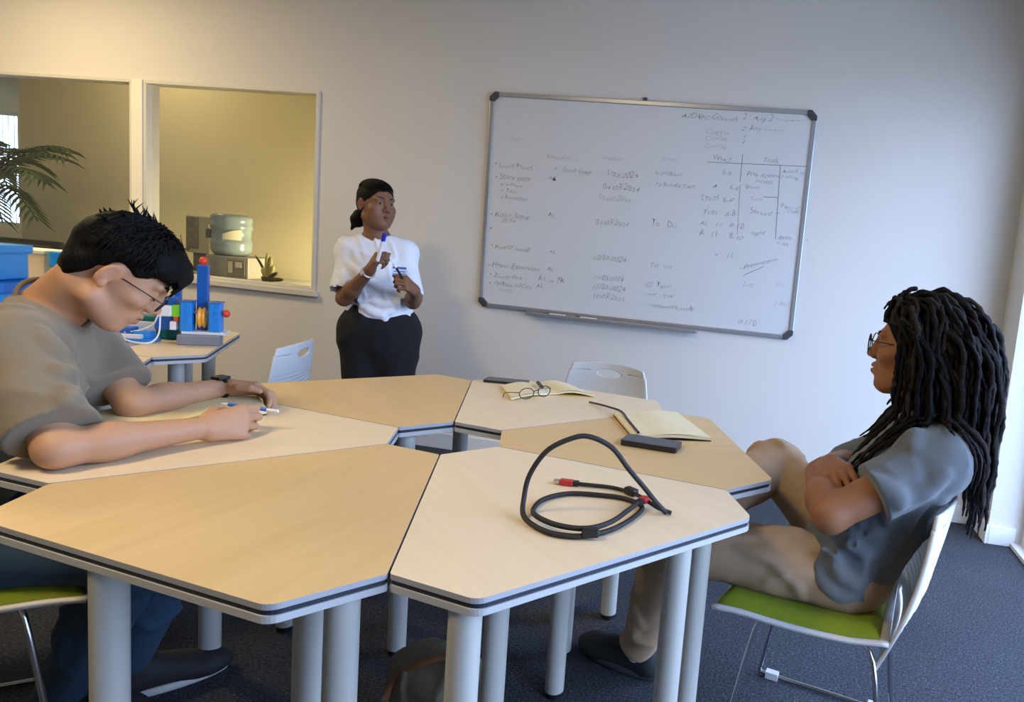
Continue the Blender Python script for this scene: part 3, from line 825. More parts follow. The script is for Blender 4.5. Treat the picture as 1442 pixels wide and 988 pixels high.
def sdf_object(name, sdf, h, m, parent=None, tint=None, smooth_iter=1, **kw):
    v, f = surface_nets(sdf, h, **kw)
    # a light relaxation removes grid steps
    for _ in range(smooth_iter):
        s = np.zeros_like(v); n = np.zeros(len(v))
        for a, b in ((0, 1), (1, 2), (2, 3), (3, 0)):
            for x, y in ((a, b), (b, a)):
                s += np.stack([np.bincount(f[:, x], v[f[:, y], i], len(v)) for i in range(3)], 1); n += np.bincount(f[:, x], minlength=len(v))
        v = v*.5+.5*s/np.maximum(n, 1)[:, None]
    me = bpy.data.meshes.new(name)
    me.vertices.add(len(v)); me.vertices.foreach_set('co', v.astype(np.float32).ravel())
    me.loops.add(len(f)*4); me.loops.foreach_set('vertex_index', f.astype(np.int32).ravel())
    me.polygons.add(len(f)); me.polygons.foreach_set('loop_start', np.arange(0, len(f)*4, 4, dtype=np.int32))
    me.polygons.foreach_set('use_smooth', np.ones(len(f), bool))
    me.update(calc_edges=True); me.validate()
    if tint is not None:
        at = me.attributes.new('tint', 'FLOAT_COLOR', 'POINT'); at.data.foreach_set('color', tint(v).astype(np.float32).ravel())
    me.materials.append(m)
    return link(name, me, parent)

def waves(seed, freq, n=6, stretch=(1, 1, 1)):
    r = np.random.RandomState(seed); K = r.normal(size=(n, 3)); K /= np.linalg.norm(K, axis=1)[:, None]
    K = (K*np.array(stretch)*freq*r.uniform(.6, 1.5, (n, 1))).astype(np.float32); ph = r.uniform(0, 6.28, n).astype(np.float32)
    def fn(P): return np.sin(P@K.T+ph).sum(1)/n
    return fn
def folds(seed, freq, amp, stretch=(1, 1, 1)):
    w0 = waves(seed+7, freq*.45, 4); w1 = waves(seed, freq, 3, stretch); w2 = waves(seed+1, freq*1.9, 4, stretch); w3 = waves(seed+2, freq*.3, 4)
    def fn(P):
        a = w1(P)+.8*w3(P); b = w2(P); m = np.clip(w0(P)*2.0+.7, .1, 1.4)
        return amp*(np.clip(1-np.abs(a)*2.4, 0, 1)**1.6*m*1.3+b*.35-.25)
    return fn
def frame(fwd, up):
    f = np.array(fwd, float); f /= np.linalg.norm(f); u = np.array(up, float); u = u-f*(u@f); u /= np.linalg.norm(u)
    return np.array([np.cross(f, u), f, u])       # rows: right, forward, up
def nrm(v): v = np.array(v, float); return v/np.linalg.norm(v)

# soft bag body
S = SDF(); fr = frame((.6, .8, 0), (-.25, .1, 1))
S.box((0, 0, .16), (.15, .09, .15), np.eye(3), .06, .02); S.ell((.02, 0, .27), (.12, .08, .07), None, .05)
S.disp = folds(3, 26, .007); S.cut((0, 0, 0.002), (0, 0, -1))
sdf_object('bag_body', S, .008, M_bag, bagt)
S = SDF(); S.box((-.05, -.096, .10), (.05, .008, .045), frame((0, 1, 0), (.25, 0, 1)), .006, .01); sdf_object('pocket_patch', S, .004, mat('bag_patch', (206, 200, 178), .8), bagt)
MB().tube(catmull([(-.13, -.085, .02), (-.10, -.10, .15), (-.06, -.085, .26), (.02, -.06, .335), (.06, .0, .35)], 8), .013, 8).build('strap', M_bag2, bagt, smooth=80)
MB().tube(catmull([(-.115, -.105, .10), (-.10, -.115, .15), (-.085, -.11, .19)], 8), .006, 8).build('buckle', M_plugm, bagt, smooth=80)
# ------------------------------------------------------------------ robot kit on the second ring
M_lblue = mat('brick_blue', (40, 140, 226), .35, var=.04)
M_dblue = mat('brick_dark_blue', (20, 92, 176), .35, var=.04)
M_lorange = mat('brick_yellow', (240, 170, 40), .35); M_lred = mat('brick_red', (230, 72, 40), .35); M_lgreen = mat('brick_green', (120, 205, 50), .35)
M_lwhite = mat('brick_white', (226, 226, 230), .35); M_lgrey = mat('brick_grey', (128, 132, 144), .45); M_teal = mat('brick_teal', (20, 120, 130), .4)
rb = thing('robot_model', 'blue and yellow plastic brick robot model on a grey hub by the window', 'robot model', (-2.52, 2.52, TZ), math.radians(30))
rb.scale = (.86, 1, 1)
# local axes: x runs along the view's left-right, y away
def rbx(name, x0, x1, y0, y1, z0, z1, m, parent=rb, bev=.002): return MB().box(x0, x1, y0, y1, z0, z1).build(name, m, parent, bevel=bev)
rbx('hub', -.085, .095, -.045, .02, 0, .046, M_lgrey, bev=.005)
rbx('hub_plate', -.07, .115, -.03, .06, .046, .058, M_lwhite)
for nm, x in (('tower', -.075), ('tower', .045)):
    tw = rbx(nm, x, x+.048, -.03, .03, .058, .185, M_lblue)
    for i in range(5):
        for j in range(2):
            s_ = MB().lathe([(.0075, 0), (.0075, .004)], 10); s_.v = [(a+x+.013+.022*j, -.03-c, b+.072+.024*i) for a, b, c in s_.v]; s_.build('stud', M_lblue, tw)
    rbx('beam', x-.004, x+.052, -.034, .034, .185, .190, M_dblue, tw)
wheel = MB().lathe([(.026, 0), (.030, .006), (.024, .016), (.030, .026), (.026, .032)], 18); wheel.v = [(z-.016+.008, x*.8, y*1.55+.118) for x, y, z in wheel.v]; wheel.build('pulley_wheel', M_lorange, rb, smooth=40)
MB().tube([(-.10, 0, .14), (.118, 0, .14)], .005, 8).build('axle', M_lgrey, rb)
MB().sphere((.112, 0, .14), .017).build('axle_knob', M_lred, rb, smooth=180)
rbx('connector', -.112, -.078, -.022, .022, .118, .168, M_lgreen)
rbx('motor', -.175, -.112, -.028, .03, .118, .165, M_lwhite, bev=.006)
rbx('motor_block', -.19, -.10, .0, .06, .058, .20, M_dblue); rbx('red_pin', -.105, -.085, -.02, .0, .10, .118, M_lred); rbx('spacer', -.118, -.092, -.028, 0, .062, .098, M_lwhite)
rbx('mast', -.025, .022, .03, .06, .058, .345, M_dblue); rbx('brace', -.125, -.10, .05, .075, .058, .33, M_dblue)
MB().sphere((.0, .04, .362), .019).build('mast_knob', M_lred, rb, smooth=180)
MB().tube(catmull([(-.155, -.03, .12), (-.15, -.06, .05), (-.17, -.09, .015), (-.23, -.09, .012), (-.30, -.05, .02)], 6), .004, 6).build('wire', M_lwhite, rb, smooth=80)
MB().tube(catmull([(-.165, -.03, .12), (-.19, -.02, .08), (-.25, .0, .05), (-.31, .0, .04)], 6), .004, 6).build('wire', M_lwhite, rb, smooth=80)
kit = thing('motor_kit', 'small blue brick assembly with white wires behind the writing man', 'robot kit', (-2.74, 2.42, TZ), math.radians(20))
for a in ((-.08, .08, -.05, .04, 0, .018, M_lblue), (-.06, .0, -.03, .03, .018, .06, M_dblue), (.01, .07, -.03, .02, .018, .048, M_lblue), (-.03, .05, -.052, -.03, .018, .036, M_lwhite), (-.09, -.06, -.02, .04, .018, .075, M_lblue), (-.05, .06, .03, .042, .02, .082, M_lwhite)):
    rbx('brick', *a, kit)
MB().box(-.14, .06, -.13, -.07, 0, .004).build('tray_plate', mat('violet_grey', (150, 146, 168), .5), kit)
rbx('teal_case', -.06, .12, .09, .16, 0, .10, M_teal, kit, .01)
# blue storage boxes
M_boxb = mat('storage_blue', (22, 140, 212), .4, var=.03); M_boxlid = mat('storage_blue_dark', (6, 104, 198), .4); M_boxw = mat('storage_white', (222, 226, 232), .45)
def storage_box(c, rz, w, d, h, z, label, lidc, bodyc, band=None):
    t = thing('storage_box', label, 'box', (c[0], c[1], z), rz, 'blue kit boxes on the second ring')
    P = lambda g: round_poly([Vector(p) for p in ((-w-g, -d-g), (w+g, -d-g), (w+g, d+g), (-w-g, d+g))], .04)
    MB().prism(P(-.012), 0, h*.74).build('bin', bodyc, t, bevel=.008)
    if band: MB().prism(P(-.009), h*.2, h*.55).build('label_band', band, t)
    MB().prism(P(0), h*.74, h).build('lid', lidc, t, bevel=.012)
    return t
storage_box((-3.565, 2.42), math.radians(18), .20, .14, .19, TZ, 'blue storage box with white band, at the bottom of the box stack', M_boxlid, M_boxb, M_boxw)
tb = storage_box((-3.635, 2.43), math.radians(18), .20, .13, .155, TZ+.192, 'lighter blue storage box on top of the box stack', M_boxb, M_boxb)
MB().box(.02, .10, -.132, -.128, .03, .05).build('sticker', mat('sticker_red', (150, 90, 96), .6), tb)
storage_box((-3.70, 2.98), math.radians(18), .10, .10, .30, TZ, 'tall blue tub standing behind the box stack', M_boxb, M_boxb)
MB().box(-.0, .012, -.105, -.10, .14, .18)
wc = thing('paper_carton', 'cream cardboard carton standing behind the blue boxes', 'carton', (-4.0, 2.98, TZ), math.radians(12))
MB().box(-.14, .14, -.1, .1, 0, .28).build('carton_body', mat('carton_cream', (226, 206, 172), .8), wc, bevel=.004); MB().box(-.145, .145, -.105, .105, .28, .30).build('carton_lid', mat('carton_lid', (232, 224, 204), .8), wc, bevel=.004)

# ------------------------------------------------------------------ kitchen counter seen through the window
M_counter = mat('counter_top', (150, 146, 134), .5); M_cab = mat('counter_cabinet', (196, 190, 172), .6)
ct = thing('kitchen_counter', 'pale counter unit behind the internal window', 'counter', (-4.2, 4.38, 0))
MB().box(-1.0, .9, -.28, .28, 0, .83).build('cabinet', M_cab, ct); MB().box(-1.02, .92, -.30, .30, .83, .87).build('worktop', M_counter, ct, bevel=.004)
for i in range(3): MB().box(-.96+.62*i, -.36+.62*i, -.292, -.28, .05, .80).build('cabinet_door', M_cab, ct)
M_bottle = mat('water_bottle_plastic', (150, 166, 170), .2, var=.05, trans=.15)
cl = thing('water_cooler', 'grey countertop water cooler below the large bottle', 'water cooler', (-4.02, 4.36, .87), math.radians(6))
MB().box(-.17, .15, -.13, .13, 0, .155).build('housing', mat('cooler_grey', (152, 148, 138), .45), cl, bevel=.008)
MB().box(.0, .13, -.138, -.128, .02, .135).build('front_panel', mat('cooler_panel', (120, 116, 104), .5), cl); MB().box(.012, .045, -.145, -.137, .04, .12).build('tap_plate', mat('cooler_cream', (196, 188, 166), .5), cl); MB().box(.065, .11, -.145, -.137, .08, .12).build('tap_plate', mat('cooler_cream', (196, 188, 166), .5), cl)
wbt = thing('water_bottle', 'large ribbed blue-grey water bottle on the cooler', 'water bottle', (-4.10, 4.36, 1.027))
prof = [(.05, 0), (.105, .004), (.12, .02), (.132, .045), (.128, .06), (.132, .075), (.132, .105), (.124, .112), (.124, .185), (.132, .192), (.132, .225), (.127, .235), (.132, .25), (.132, .275), (.12, .292), (.10, .297), (.05, .299)]
MB().lathe(prof, 28).build('bottle_shell', M_bottle, wbt, smooth=50)
MB().box(-.115, -.075, -.108, -.098, .115, .18).build('handle_recess_shade', mat('recess_shade', (70, 76, 78), .6), wbt, bevel=.004)  # raised block; the hollow's shade is put into its dark colour
lb = MB(); lb.grid(lambda u, v: (.133*math.cos(-1.25+.9*u), .133*math.sin(-1.25+.9*u), .115+.075*v*(1-.5*(1-u)**2)), 10, 3); lb.build('paper_label', mat('bottle_label', (214, 206, 178), .7), wbt, solid=.001)
pf = thing('picture_box', 'grey carton with a photo print behind the cups', 'carton', (-4.45, 4.52, .87), math.radians(4))
MB().box(-.10, .10, -.03, .03, .0, .14).build('stand', mat('stand_dark', (74, 70, 64), .6), pf); MB().box(-.145, .145, -.05, .05, .14, .42).build('carton_body', mat('carton_grey', (138, 134, 116), .6), pf, bevel=.006)
MB().box(-.14, -.04, -.054, -.05, .17, .41).build('photo_print', mat('photo_print', (96, 90, 80), .5, var=.9, scale=26), pf)
cu = thing('cup_stack', 'tall stack of cream paper cups left of the water bottle', 'cups', (-4.28, 4.40, .87))
MB().lathe([(.034, .10), (.038, .34), (.043, .345), (.043, .362), (.03, .362)], 18).build('cups', mat('cup_cream', (206, 196, 160), .6), cu, smooth=50); MB().box(-.05, .05, -.05, .05, 0, .10).build('cup_base', mat('stand_dark', (74, 70, 64), .6), cu)
kt = thing('desk_fan', 'small dark desk fan standing before the cups', 'fan', (-4.30, 4.18, .87), math.radians(-20))
MB().lathe([(.05, 0), (.05, .012), (.012, .02), (.010, .10)], 14).build('stand', M_black, kt); 
for k in range(4):
    a = k*math.pi/2+.3; mb = MB(); mb.grid(lambda u, v: ((.02+.09*u)*math.cos(a+.5*(v-.5)), -.02+.02*(v-.5), .17+(.02+.09*u)*math.sin(a+.5*(v-.5))), 5, 4); mb.build('blade', mat('fan_blade', (70, 66, 58), .5), kt, solid=.003)
MB().tube(catmull([(.05, -.02, .02), (.12, -.03, .06), (.2, -.02, .05), (.24, 0, .01)], 6), .008, 6).build('cord', M_black, kt, smooth=80)
fg = thing('succulent_plant', 'small pale succulent with a dark leaf on the window ledge', 'plant', (-3.57, 4.10, .87), 0)
M_leafp = mat('pale_leaf', (158, 152, 96), .7, var=.2, scale=50); M_leafd = mat('dark_leaf', (56, 52, 34), .6, var=.2)
MB().lathe([(.03, 0), (.04, .05), (.036, .05), (.02, .04)], 14).build('pot', mat('stand_dark', (74, 70, 64), .6), fg)
for i, (dx, dy, z1, r, m) in enumerate(((-.04, 0, .11, .022, M_leafp), (-.015, .01, .17, .02, M_leafp), (.02, 0, .19, .018, M_leafp), (.03, .01, .13, .02, M_leafp), (-.10, 0, .19, .008, M_leafd), (.12, .0, .04, .014, M_leafd), (.075, 0, .085, .014, M_leafd), (.01, -.02, .215, .009, M_leafp))):
    MB().tube(catmull([(0, 0, .03), (dx*.5, dy, .03+(z1-.03)*.6), (dx, dy, z1)], 4), [.008, .012, r*.9, r, r, r, r*.9, r*.7, r*.3][:9], 8).build('leaf', m, fg, smooth=80)
# lounge: palm and dark chairs
M_palm = mat('palm_leaf', (58, 76, 40), .6, var=.25, scale=12)
pm = thing('potted_palm', 'tall potted palm behind the glass at the lounge corner', 'plant', (-6.50, 4.45, 0))
MB().lathe([(.15, 0), (.2, .32), (.18, .32), (.17, .28)], 20).build('pot', mat('pot_dark', (52, 50, 46), .7), pm, smooth=40)
MB().tube([(0, 0, .25), (.02, 0, .7), (0, .01, 1.45)], [.035, .03, .02], 8).build('trunk', mat('palm_trunk', (84, 70, 48), .9), pm, smooth=60)
rr = random.Random(4)
for k in range(22):
    a = k*2.4; up = .15+.9*rr.random(); L = .55+.25*rr.random()
    def st(s, a=a, up=up, L=L): return Vector((math.cos(a)*L*s, math.sin(a)*L*.50*s, .1+1.25+up*s*.95-.75*s*s*.75))
    mb = MB(); mb.tube([st(i/8) for i in range(9)], .006, 5)
    for i in range(3, 17):
        s = i/17; p = st(s); d = (st(s+.03)-p).normalized(); sd = d.cross(Vector((0, 0, 1))).normalized()
        for sg in (-1, 1):
            w = .16*(1-.6*abs(s-.4)); tip = p+sd*sg*w+d*.10+Vector((0, 0, -.05)); mid = (p+tip)/2+Vector((0, 0, .015)); q = d*.011
            mb.add([p-q, mid-q*1.4, tip, mid+q*1.4, p+q], [(0, 1, 2, 3, 4)])
    mb.build('frond', M_palm, pm)
M_chairk = mat('lounge_chair_black', (34, 34, 34), .7)
def lounge_chair(x, y, rz, label, w=.24):
    t = thing('lounge_chair', label, 'chair', (x, y, 0), rz, 'dark chairs in the neighbouring room')
    MB().box(-w, w, -.2, .22, .40, .46).build('seat', M_chairk, t, bevel=.02); MB().box(-w, w, -.25, -.21, .62, .97).build('backrest', M_chairk, t, bevel=.018)
    for sx in (-1, 1):
        MB().tube([(sx*(w-.03), -.22, 0), (sx*(w-.03), -.22, .7)], .012, 8).build('leg', M_chairk, t); MB().tube([(sx*(w-.03), .2, 0), (sx*(w-.03), .18, .42)], .012, 8).build('leg', M_chairk, t)
lounge_chair(-5.72, 4.38, 0, 'dark chair with a wide low backrest just behind the left window pane', .30)
lounge_chair(-6.30, 4.85, .3, 'dark chair beside the potted palm')
# ------------------------------------------------------------------ people
def add_head(S, c, fr, s=1.0, open_eyes=True, nose=1.0, lips=1.0, soft=0.0):
    X = lambda x, y, z: np.array(c)+s*(x*fr[0]+y*fr[1]+z*fr[2])
    e = lambda p, r, k=.015, op='u': S.ell(X(*p), np.array(r)*s, fr, k*s, op)
    k = lambda a, b, ra, rb, kk=.01, op='u': S.cone(X(*a), X(*b), ra*s, rb*s, kk*s, op)
    e((0, -.014, .030), (.075, .098, .086), .02)
    e((0, .030, -.025), (.062, .060, .083), .03)
    e((0, .040, -.078), (.045, .046, .036), .03)
    e((0, .078, -.100), (.018, .013, .014), .02)
    k((-.05, .0, -.07), (-.02, .06, -.10), .022, .018, .02); k((.05, .0, -.07), (.02, .06, -.10), .022, .018, .02)
    for x in (-1, 1):
        e((x*.043, .062, -.024), (.022, .022, .018), .02)
        k((x*.012, .086, .027), (x*.044, .076, .026), .009, .009, .014)
        e((x*.031, .103, .004), (.018, .018, .013), .012, 's')
        e((x*.031, .0755, .004), (.0150, .0145, .0135), .004)
        if open_eyes: e((x*.031, .094, .0030), (.0125, .012, .0042), .002, 's')
    if soft:
        for x in (-1, 1): e((x*.034, .050, -.052), (.030, .030, .036), .03)
        e((0, .060, -.090), (.032, .030, .026), .03)
    k((0, .090, .016), (0, .105, -.022), .0075*nose, .0105*nose, .012)
    e((0, .108*(.97+.03*nose), -.026), (.0125*nose, .012, .0105), .008)
    for x in (-1, 1):
        e((x*.0125*nose, .098, -.031), (.0085*nose, .010, .0075), .006); e((x*.0065*nose, .108, -.0375), (.0034, .005, .0035), .003, 's')
    e((0, .084, -.062), (.028, .014, .020), .012)
    k((-.019, .0865, -.0590), (0, .0965, -.0565), .0038*lips, .0062*lips, .005); k((.019, .0865, -.0590), (0, .0965, -.0565), .0038*lips, .0062*lips, .005)
    k((-.018, .0865, -.0640), (0, .0950, -.0690), .0040*lips, .0072*lips, .005); k((.018, .0865, -.0640), (0, .0950, -.0690), .0040*lips, .0072*lips, .005)
    e((0, .0995, -.0625), (.021, .010, .0014), .003, 's')
    for x in (-1, 1):
        ce = X(x*.077, -.010, -.008); fe = frame(fr[1]*.95+fr[0]*x*.35, fr[2]-.12*fr[1])
        S.ell(ce, np.array((.0085, .0185, .031))*s, frame(fr[1]-.25*fr[2]-fr[0]*x*.45, fr[2]+.2*fr[1]), .006*s)
        S.ell(X(x*.0865, -.004, -.004), np.array((.005, .009, .017))*s, fr, .005*s, 's')
        S.ell(X(x*.080, -.004, -.034), np.array((.006, .008, .010))*s, fr, .006*s)
def head_tint(c, fr, s, lip, brow=None, extra=None):
    def fn(v):
        q = ((v-np.array(c))@fr.T)/s; col = np.ones((len(v), 4))
        m = np.exp(-((q[:, 0]/.021)**2+((q[:, 2]+.0625)/.0105)**2)**2)*(q[:, 1] > .078)
        for i in range(3): col[:, i] = 1+(lip[i]-1)*m
        if extra is not None: extra(q, col)
        return col
    return fn
def add_hand(S, wrist, fwd, palm, right, curl, s=1.0, spread=.0, thumb=None, th_curl=.5):
    f = nrm(fwd); n = np.array(palm, float); n = nrm(n-f*(n@f)); t = np.cross(f, n) if right else np.cross(n, f); w = np.array(wrist, float)
    L = (.94, 1.0, .95, .76); kf = (.97, 1.0, .94, .84); out = []
    for i in range(4):
        base = w+f*.018*s+t*(.012-.009*i)*s
        kn = w+f*.088*kf[i]*s+t*(.031-.0205*i)*s-n*(.002 if i in (1, 2) else 0)*s
        S.cone(base, kn, .0185*s, .0118*s, .016*s)
        a = 0; p = kn; r = (.0102, .0094, .0084, .0066) if i < 3 else (.0090, .0082, .0073, .0058)
        c = curl[i] if hasattr(curl[0], '__len__') else curl
        for j, l in enumerate((.044, .027, .021)):
            a += c[j]; sp = spread*(1.5-i)
            d = nrm(math.cos(a)*(f+t*sp)+math.sin(a)*n); q = p+d*l*L[i]*s
            S.cone(p, q, r[j]*s, r[j+1]*s, .0035*s); p = q
        out.append(p)
    th = thumb or ((.62, .70, .25), (.93, .28, .3), (.96, -.1, .35))
    p = w+f*.022*s+t*.022*s+n*.008*s; rr = (.0165, .0125, .0108, .0082)
    for j, (l, d) in enumerate(zip((.044, .033, .025), th)):
        q = p+nrm(d[0]*f+d[1]*t+d[2]*n)*l*s; S.cone(p, q, rr[j]*s, rr[j+1]*s, .010*s if j == 0 else .004*s); p = q
    out.append(p)
    return out
def add_arm(S, sh, el, wr, s=1.0, k=.03):
    sh, el, wr = (np.array(p, float) for p in (sh, el, wr))
    S.cone(sh, el, .046*s, .037*s, k*s); S.cone(el, el+(wr-el)*.35, .037*s, .040*s, .02*s); S.cone(el+(wr-el)*.3, wr, .039*s, .0255*s, .02*s)
def add_leg(S, hip, kn, an, r=(.075, .055, .036), k=.04):
    hip, kn, an = (np.array(p, float) for p in (hip, kn, an))
    S.cone(hip, kn, r[0], r[1], k); S.cone(kn, kn+(an-kn)*.35, r[1], r[1]*.98, .02); S.cone(kn+(an-kn)*.3, an, r[1]*.95, r[2], .02)
def add_torso(S, pel, chest, neck, shL, shR, fwd, g=0.0, w=1.0, belly=0.0, pelvis=True, k=.06):
    pel, chest, neck, shL, shR = (np.array(p, float) for p in (pel, chest, neck, shL, shR))
    up = chest-pel; fr = frame(fwd, up) if abs(nrm(fwd)@nrm(up)) < .9 else frame(nrm(fwd)+(0, 0, .2), up)
    u = fr[2]*0+nrm(up); rt = nrm(np.cross(fwd, u)); fw = np.cross(u, rt); fr = np.array([rt, fw, u])
    if pelvis: S.ell(pel, np.array((.160*w, .115, .115))+g, fr, k)
    mid = pel*.5+chest*.5
    S.ell(mid+fw*belly*.5, np.array((.140*w, .105+belly, .16))+g, fr, k)
    S.ell(chest, np.array((.150*w, .112, .155))+g, fr, k)
    S.cone(shL, shR, .055+g, .055+g, k)
    for sh in (shL, shR): S.cone(neck-u*.03, sh, .045+g*.7, .052+g, .05)
    return fr
def eye_parts(body, c, fr, s, iris=(60, 38, 26)):
    ey = mat('eye_white', (170, 158, 148), .5); ir = mat('iris_%d' % iris[0], iris, .6, spec=.1)
    for x in (-1, 1):
        p = np.array(c)+s*(x*.031*fr[0]+.0755*fr[1]+.004*fr[2])
        e = MB().sphere(p, .0132*s, 16, 10).build('eyeball', ey, body, smooth=180)
        q = p+fr[1]*.0042*s; MB().sphere(q, .0098*s, 14, 10).build('iris', ir, e, smooth=180)
def brows(body, c, fr, s, m, th=.0036):
    for x in (-1, 1):
        pts = [np.array(c)+s*(a*x*fr[0]+b*fr[1]+d*fr[2]) for a, b, d in ((.013, .0935, .026), (.028, .0905, .0325), (.040, .083, .032), (.050, .072, .025))]
        MB().tube(catmull(pts, 4), [th*s*(1-.045*i) for i in range(13)], 6).build('eyebrow', m, body, smooth=80)
def shoe(parent, heel, toe, m_up, m_sole, m_lace, z=0.0, w=.046):
    heel = np.array((*heel[:2], z), float); toe = np.array((*toe[:2], z), float); d = nrm(toe-heel); fr = frame(d, (0, 0, 1)); L = np.linalg.norm(toe-heel)
    S = SDF(); P = lambda f, h, sd=0: heel+d*L*f+np.array((0, 0, h))+fr[0]*sd
    S.cone(P(.14, .035), P(.82, .030), .042, .040, .03); S.ell(P(.80, .032), (w, .075, .034), fr, .03); S.cone(P(.17, .05), P(.20, .088), .040, .038, .03); S.cone(P(.25, .08), P(.6, .05), .036, .033, .03)
    S.cut(P(.5, .012), (0, 0, -1)); sh = sdf_object('shoe', S, .006, m_up, parent)
    S = SDF(); S.ell(P(.5, .012), (w+.004, L*.53, .05), fr, .01); S.cut(P(0, .024), (0, 0, 1), .003); S.cut(P(0, .001), (0, 0, -1), .002); sdf_object('sole', S, .006, m_sole, sh)
    for i in range(4):
        f = .38+.075*i; h = .088-.011*i
        MB().tube(catmull([P(f, h-.012, -.024), P(f+.02, h+.0055, 0), P(f, h-.012, .024)], 4), .0034, 6).build('lace', m_lace, sh, smooth=80)
    return sh
def skin(name, rgb): return mat(name, rgb, .52, var=.05, scale=30, bump=.06, bscale=260, vcol=True, spec=.35)
M_hair = mat('hair_black', (7, 6, 6), .6, spec=.12, var=.3, scale=90, stretch=(1, 1, .25), bump=.7, bscale=220)

# ---------- the man writing at the left of the ring
def writing_man():
    f = nrm((.78, .62, 0)); s = 1.0
    t = thing('person', 'man in a grey-brown t-shirt and glasses bent over a notebook, writing', 'person', (-1.80, 1.18, 0))
    T = np.array((-1.80, 1.18, 0))       # geometry is kept in room coordinates under the root
    t.location = (0, 0, 0)
    shR, shL = np.array((-1.705, 1.225, .966)), np.array((-1.905, 1.50, .976)); elR, wrR = np.array((-1.482, 1.142, .785)), np.array((-1.388, 1.395, .782)); elL, wrL = np.array((-1.675, 1.475, .790)), np.array((-1.650, 1.735, .792))
    pel = np.array((-1.86, 1.14, .545)); chest = np.array((-1.815, 1.325, .855)); neck = np.array((-1.785, 1.372, 1.042))
    hc = np.array((-1.642, 1.412, 1.142)); hf = nrm((.70*.76, .714*.76, -.65)); hu = nrm((.70*.62, .714*.62, .78)); fr = frame(hf, hu)
    S = SDF(); add_head(S, hc, fr, 1.06, open_eyes=False, nose=1.08, lips=1.15)
    X = lambda x, y, z: hc+1.06*(x*fr[0]+y*fr[1]+z*fr[2])
    S.cone(X(0, -.035, -.06), neck, .056, .064, .03)
    add_torso(S, pel, chest, neck, shL, shR, f, -.012)
    add_arm(S, shR, elR, wrR, 1.03); add_arm(S, shL, elL, wrL, 1.0)
    hd = nrm((.42, .90, .02)); c1 = ((.45, .85, .45), (.55, .95, .5), (.70, 1.0, .55), (.85, 1.05, .6))
    add_hand(S, wrR, hd, (-.80, .30, -.42), True, c1, 1.10, thumb=((.55, .45, .75), (.8, .05, .6), (.85, -.2, .5)))
    add_hand(S, wrL, (.86, .48, -.02), (.20, -.45, -.85), False, ((.55, .7, .4),)*4, 1.02, thumb=((.6, .75, .1), (.95, .2, .2), (.95, -.1, .3)))
    hR, hL = np.array((-1.80, 1.075, .535)), np.array((-1.915, 1.215, .535)); kR, aR = np.array((-1.42, 1.255, .52)), np.array((-1.66, 1.285, .11)); kL, aL = np.array((-1.50, 1.485, .52)), np.array((-1.64, 1.425, .11))
    for h, k_, a in ((hR, kR, aR), (hL, kL, aL)): add_leg(S, h, k_, a, (.066, .048, .032))
    def ears(q, col):
        m = (np.abs(q[:, 0]) > .066)*np.exp(-((q[:, 1]/.03)**2+(q[:, 2]/.04)**2)); col[:, 1] *= 1-.10*m; col[:, 2] *= 1-.12*m
    body = sdf_object('body', S, .0036, skin('skin_light', (184, 138, 104)), t, tint=head_tint(hc, fr, 1.06, (.86, .68, .66), extra=ears))
    brows(body, hc, fr, 1.06, M_hair)
    for x in (-1, 1): MB().tube(catmull([X(x*a, b, d) for a, b, d in ((.020, .0885, -.004), (.031, .0905, -.0062), (.043, .086, -.003))], 4), .0014, 5).build('eyelash', M_hair, body)
    # t-shirt
    S = SDF(); add_torso(S, pel, chest, neck, shL, shR, f, .014, 1.06)
    for sh, el, q in ((shR, elR, .86), (shL, elL, .90)):
        e = sh+(el-sh)*1.08; S.cone(sh+(0, 0, .004), e, .066, .082, .04); S.cut(sh+(el-sh)*q, (el-sh), .006) if False else None
    du = nrm(elR-sh) if False else None
    def sleeve_cut(P, sh, el, q):
        a = nrm(el-sh); h = (P-sh.astype(np.float32))@a.astype(np.float32); L = np.linalg.norm(el-sh)
        r = np.linalg.norm(P-sh-np.outer(h, a), axis=1)
        return np.where((r < .125) & (h > L*.5), h-L*q, -.05)
    S.wrinkle(folds(11, 40, .006)); S.ridges([[(-1.575, 1.278, 1.003), (-1.572, 1.270, 0.925), (-1.579, 1.259, 0.840)], [(-1.609, 1.236, 1.031), (-1.631, 1.222, 0.941), (-1.674, 1.206, 0.858)], [(-1.522, 1.210, 0.964), (-1.581, 1.194, 0.896), (-1.653, 1.174, 0.816)], [(-1.481, 1.181, 0.918), (-1.527, 1.166, 0.850), (-1.590, 1.148, 0.774)], [(-1.724, 1.261, 1.041), (-1.736, 1.247, 0.942), (-1.744, 1.235, 0.844)], [(-1.608, 1.368, 0.942), (-1.573, 1.365, 0.876), (-1.584, 1.357, 0.814)], [(-1.581, 1.408, 0.904), (-1.594, 1.398, 0.831)], [(-1.626, 1.349, 0.977), (-1.599, 1.343, 0.894), (-1.599, 1.335, 0.825)]], r=.013, depth=.003)
    S.custom(lambda P: sleeve_cut(P, shR, elR, .87), 'i', .004); S.custom(lambda P: sleeve_cut(P, shL, elL, .80), 'i', .004)
    S.cone(neck-nrm(X(0, -.035, -.06)-neck)*.015, X(0, -.01, -.02), .069, .085, .006, 's')
    S.cut(pel-(0, 0, .02), (0, 0, -1), .006)
    sdf_object('t_shirt', S, .0055, mat('tshirt_taupe', (122, 109, 88), .9, var=.05, scale=40, bump=.25, bscale=700, sheen=.2), t)
    # collar rib
    na = nrm(X(0, -.035, -.06)-neck); o = nrm(np.cross(na, f)); o2 = np.cross(na, o); cc = neck+na*.012
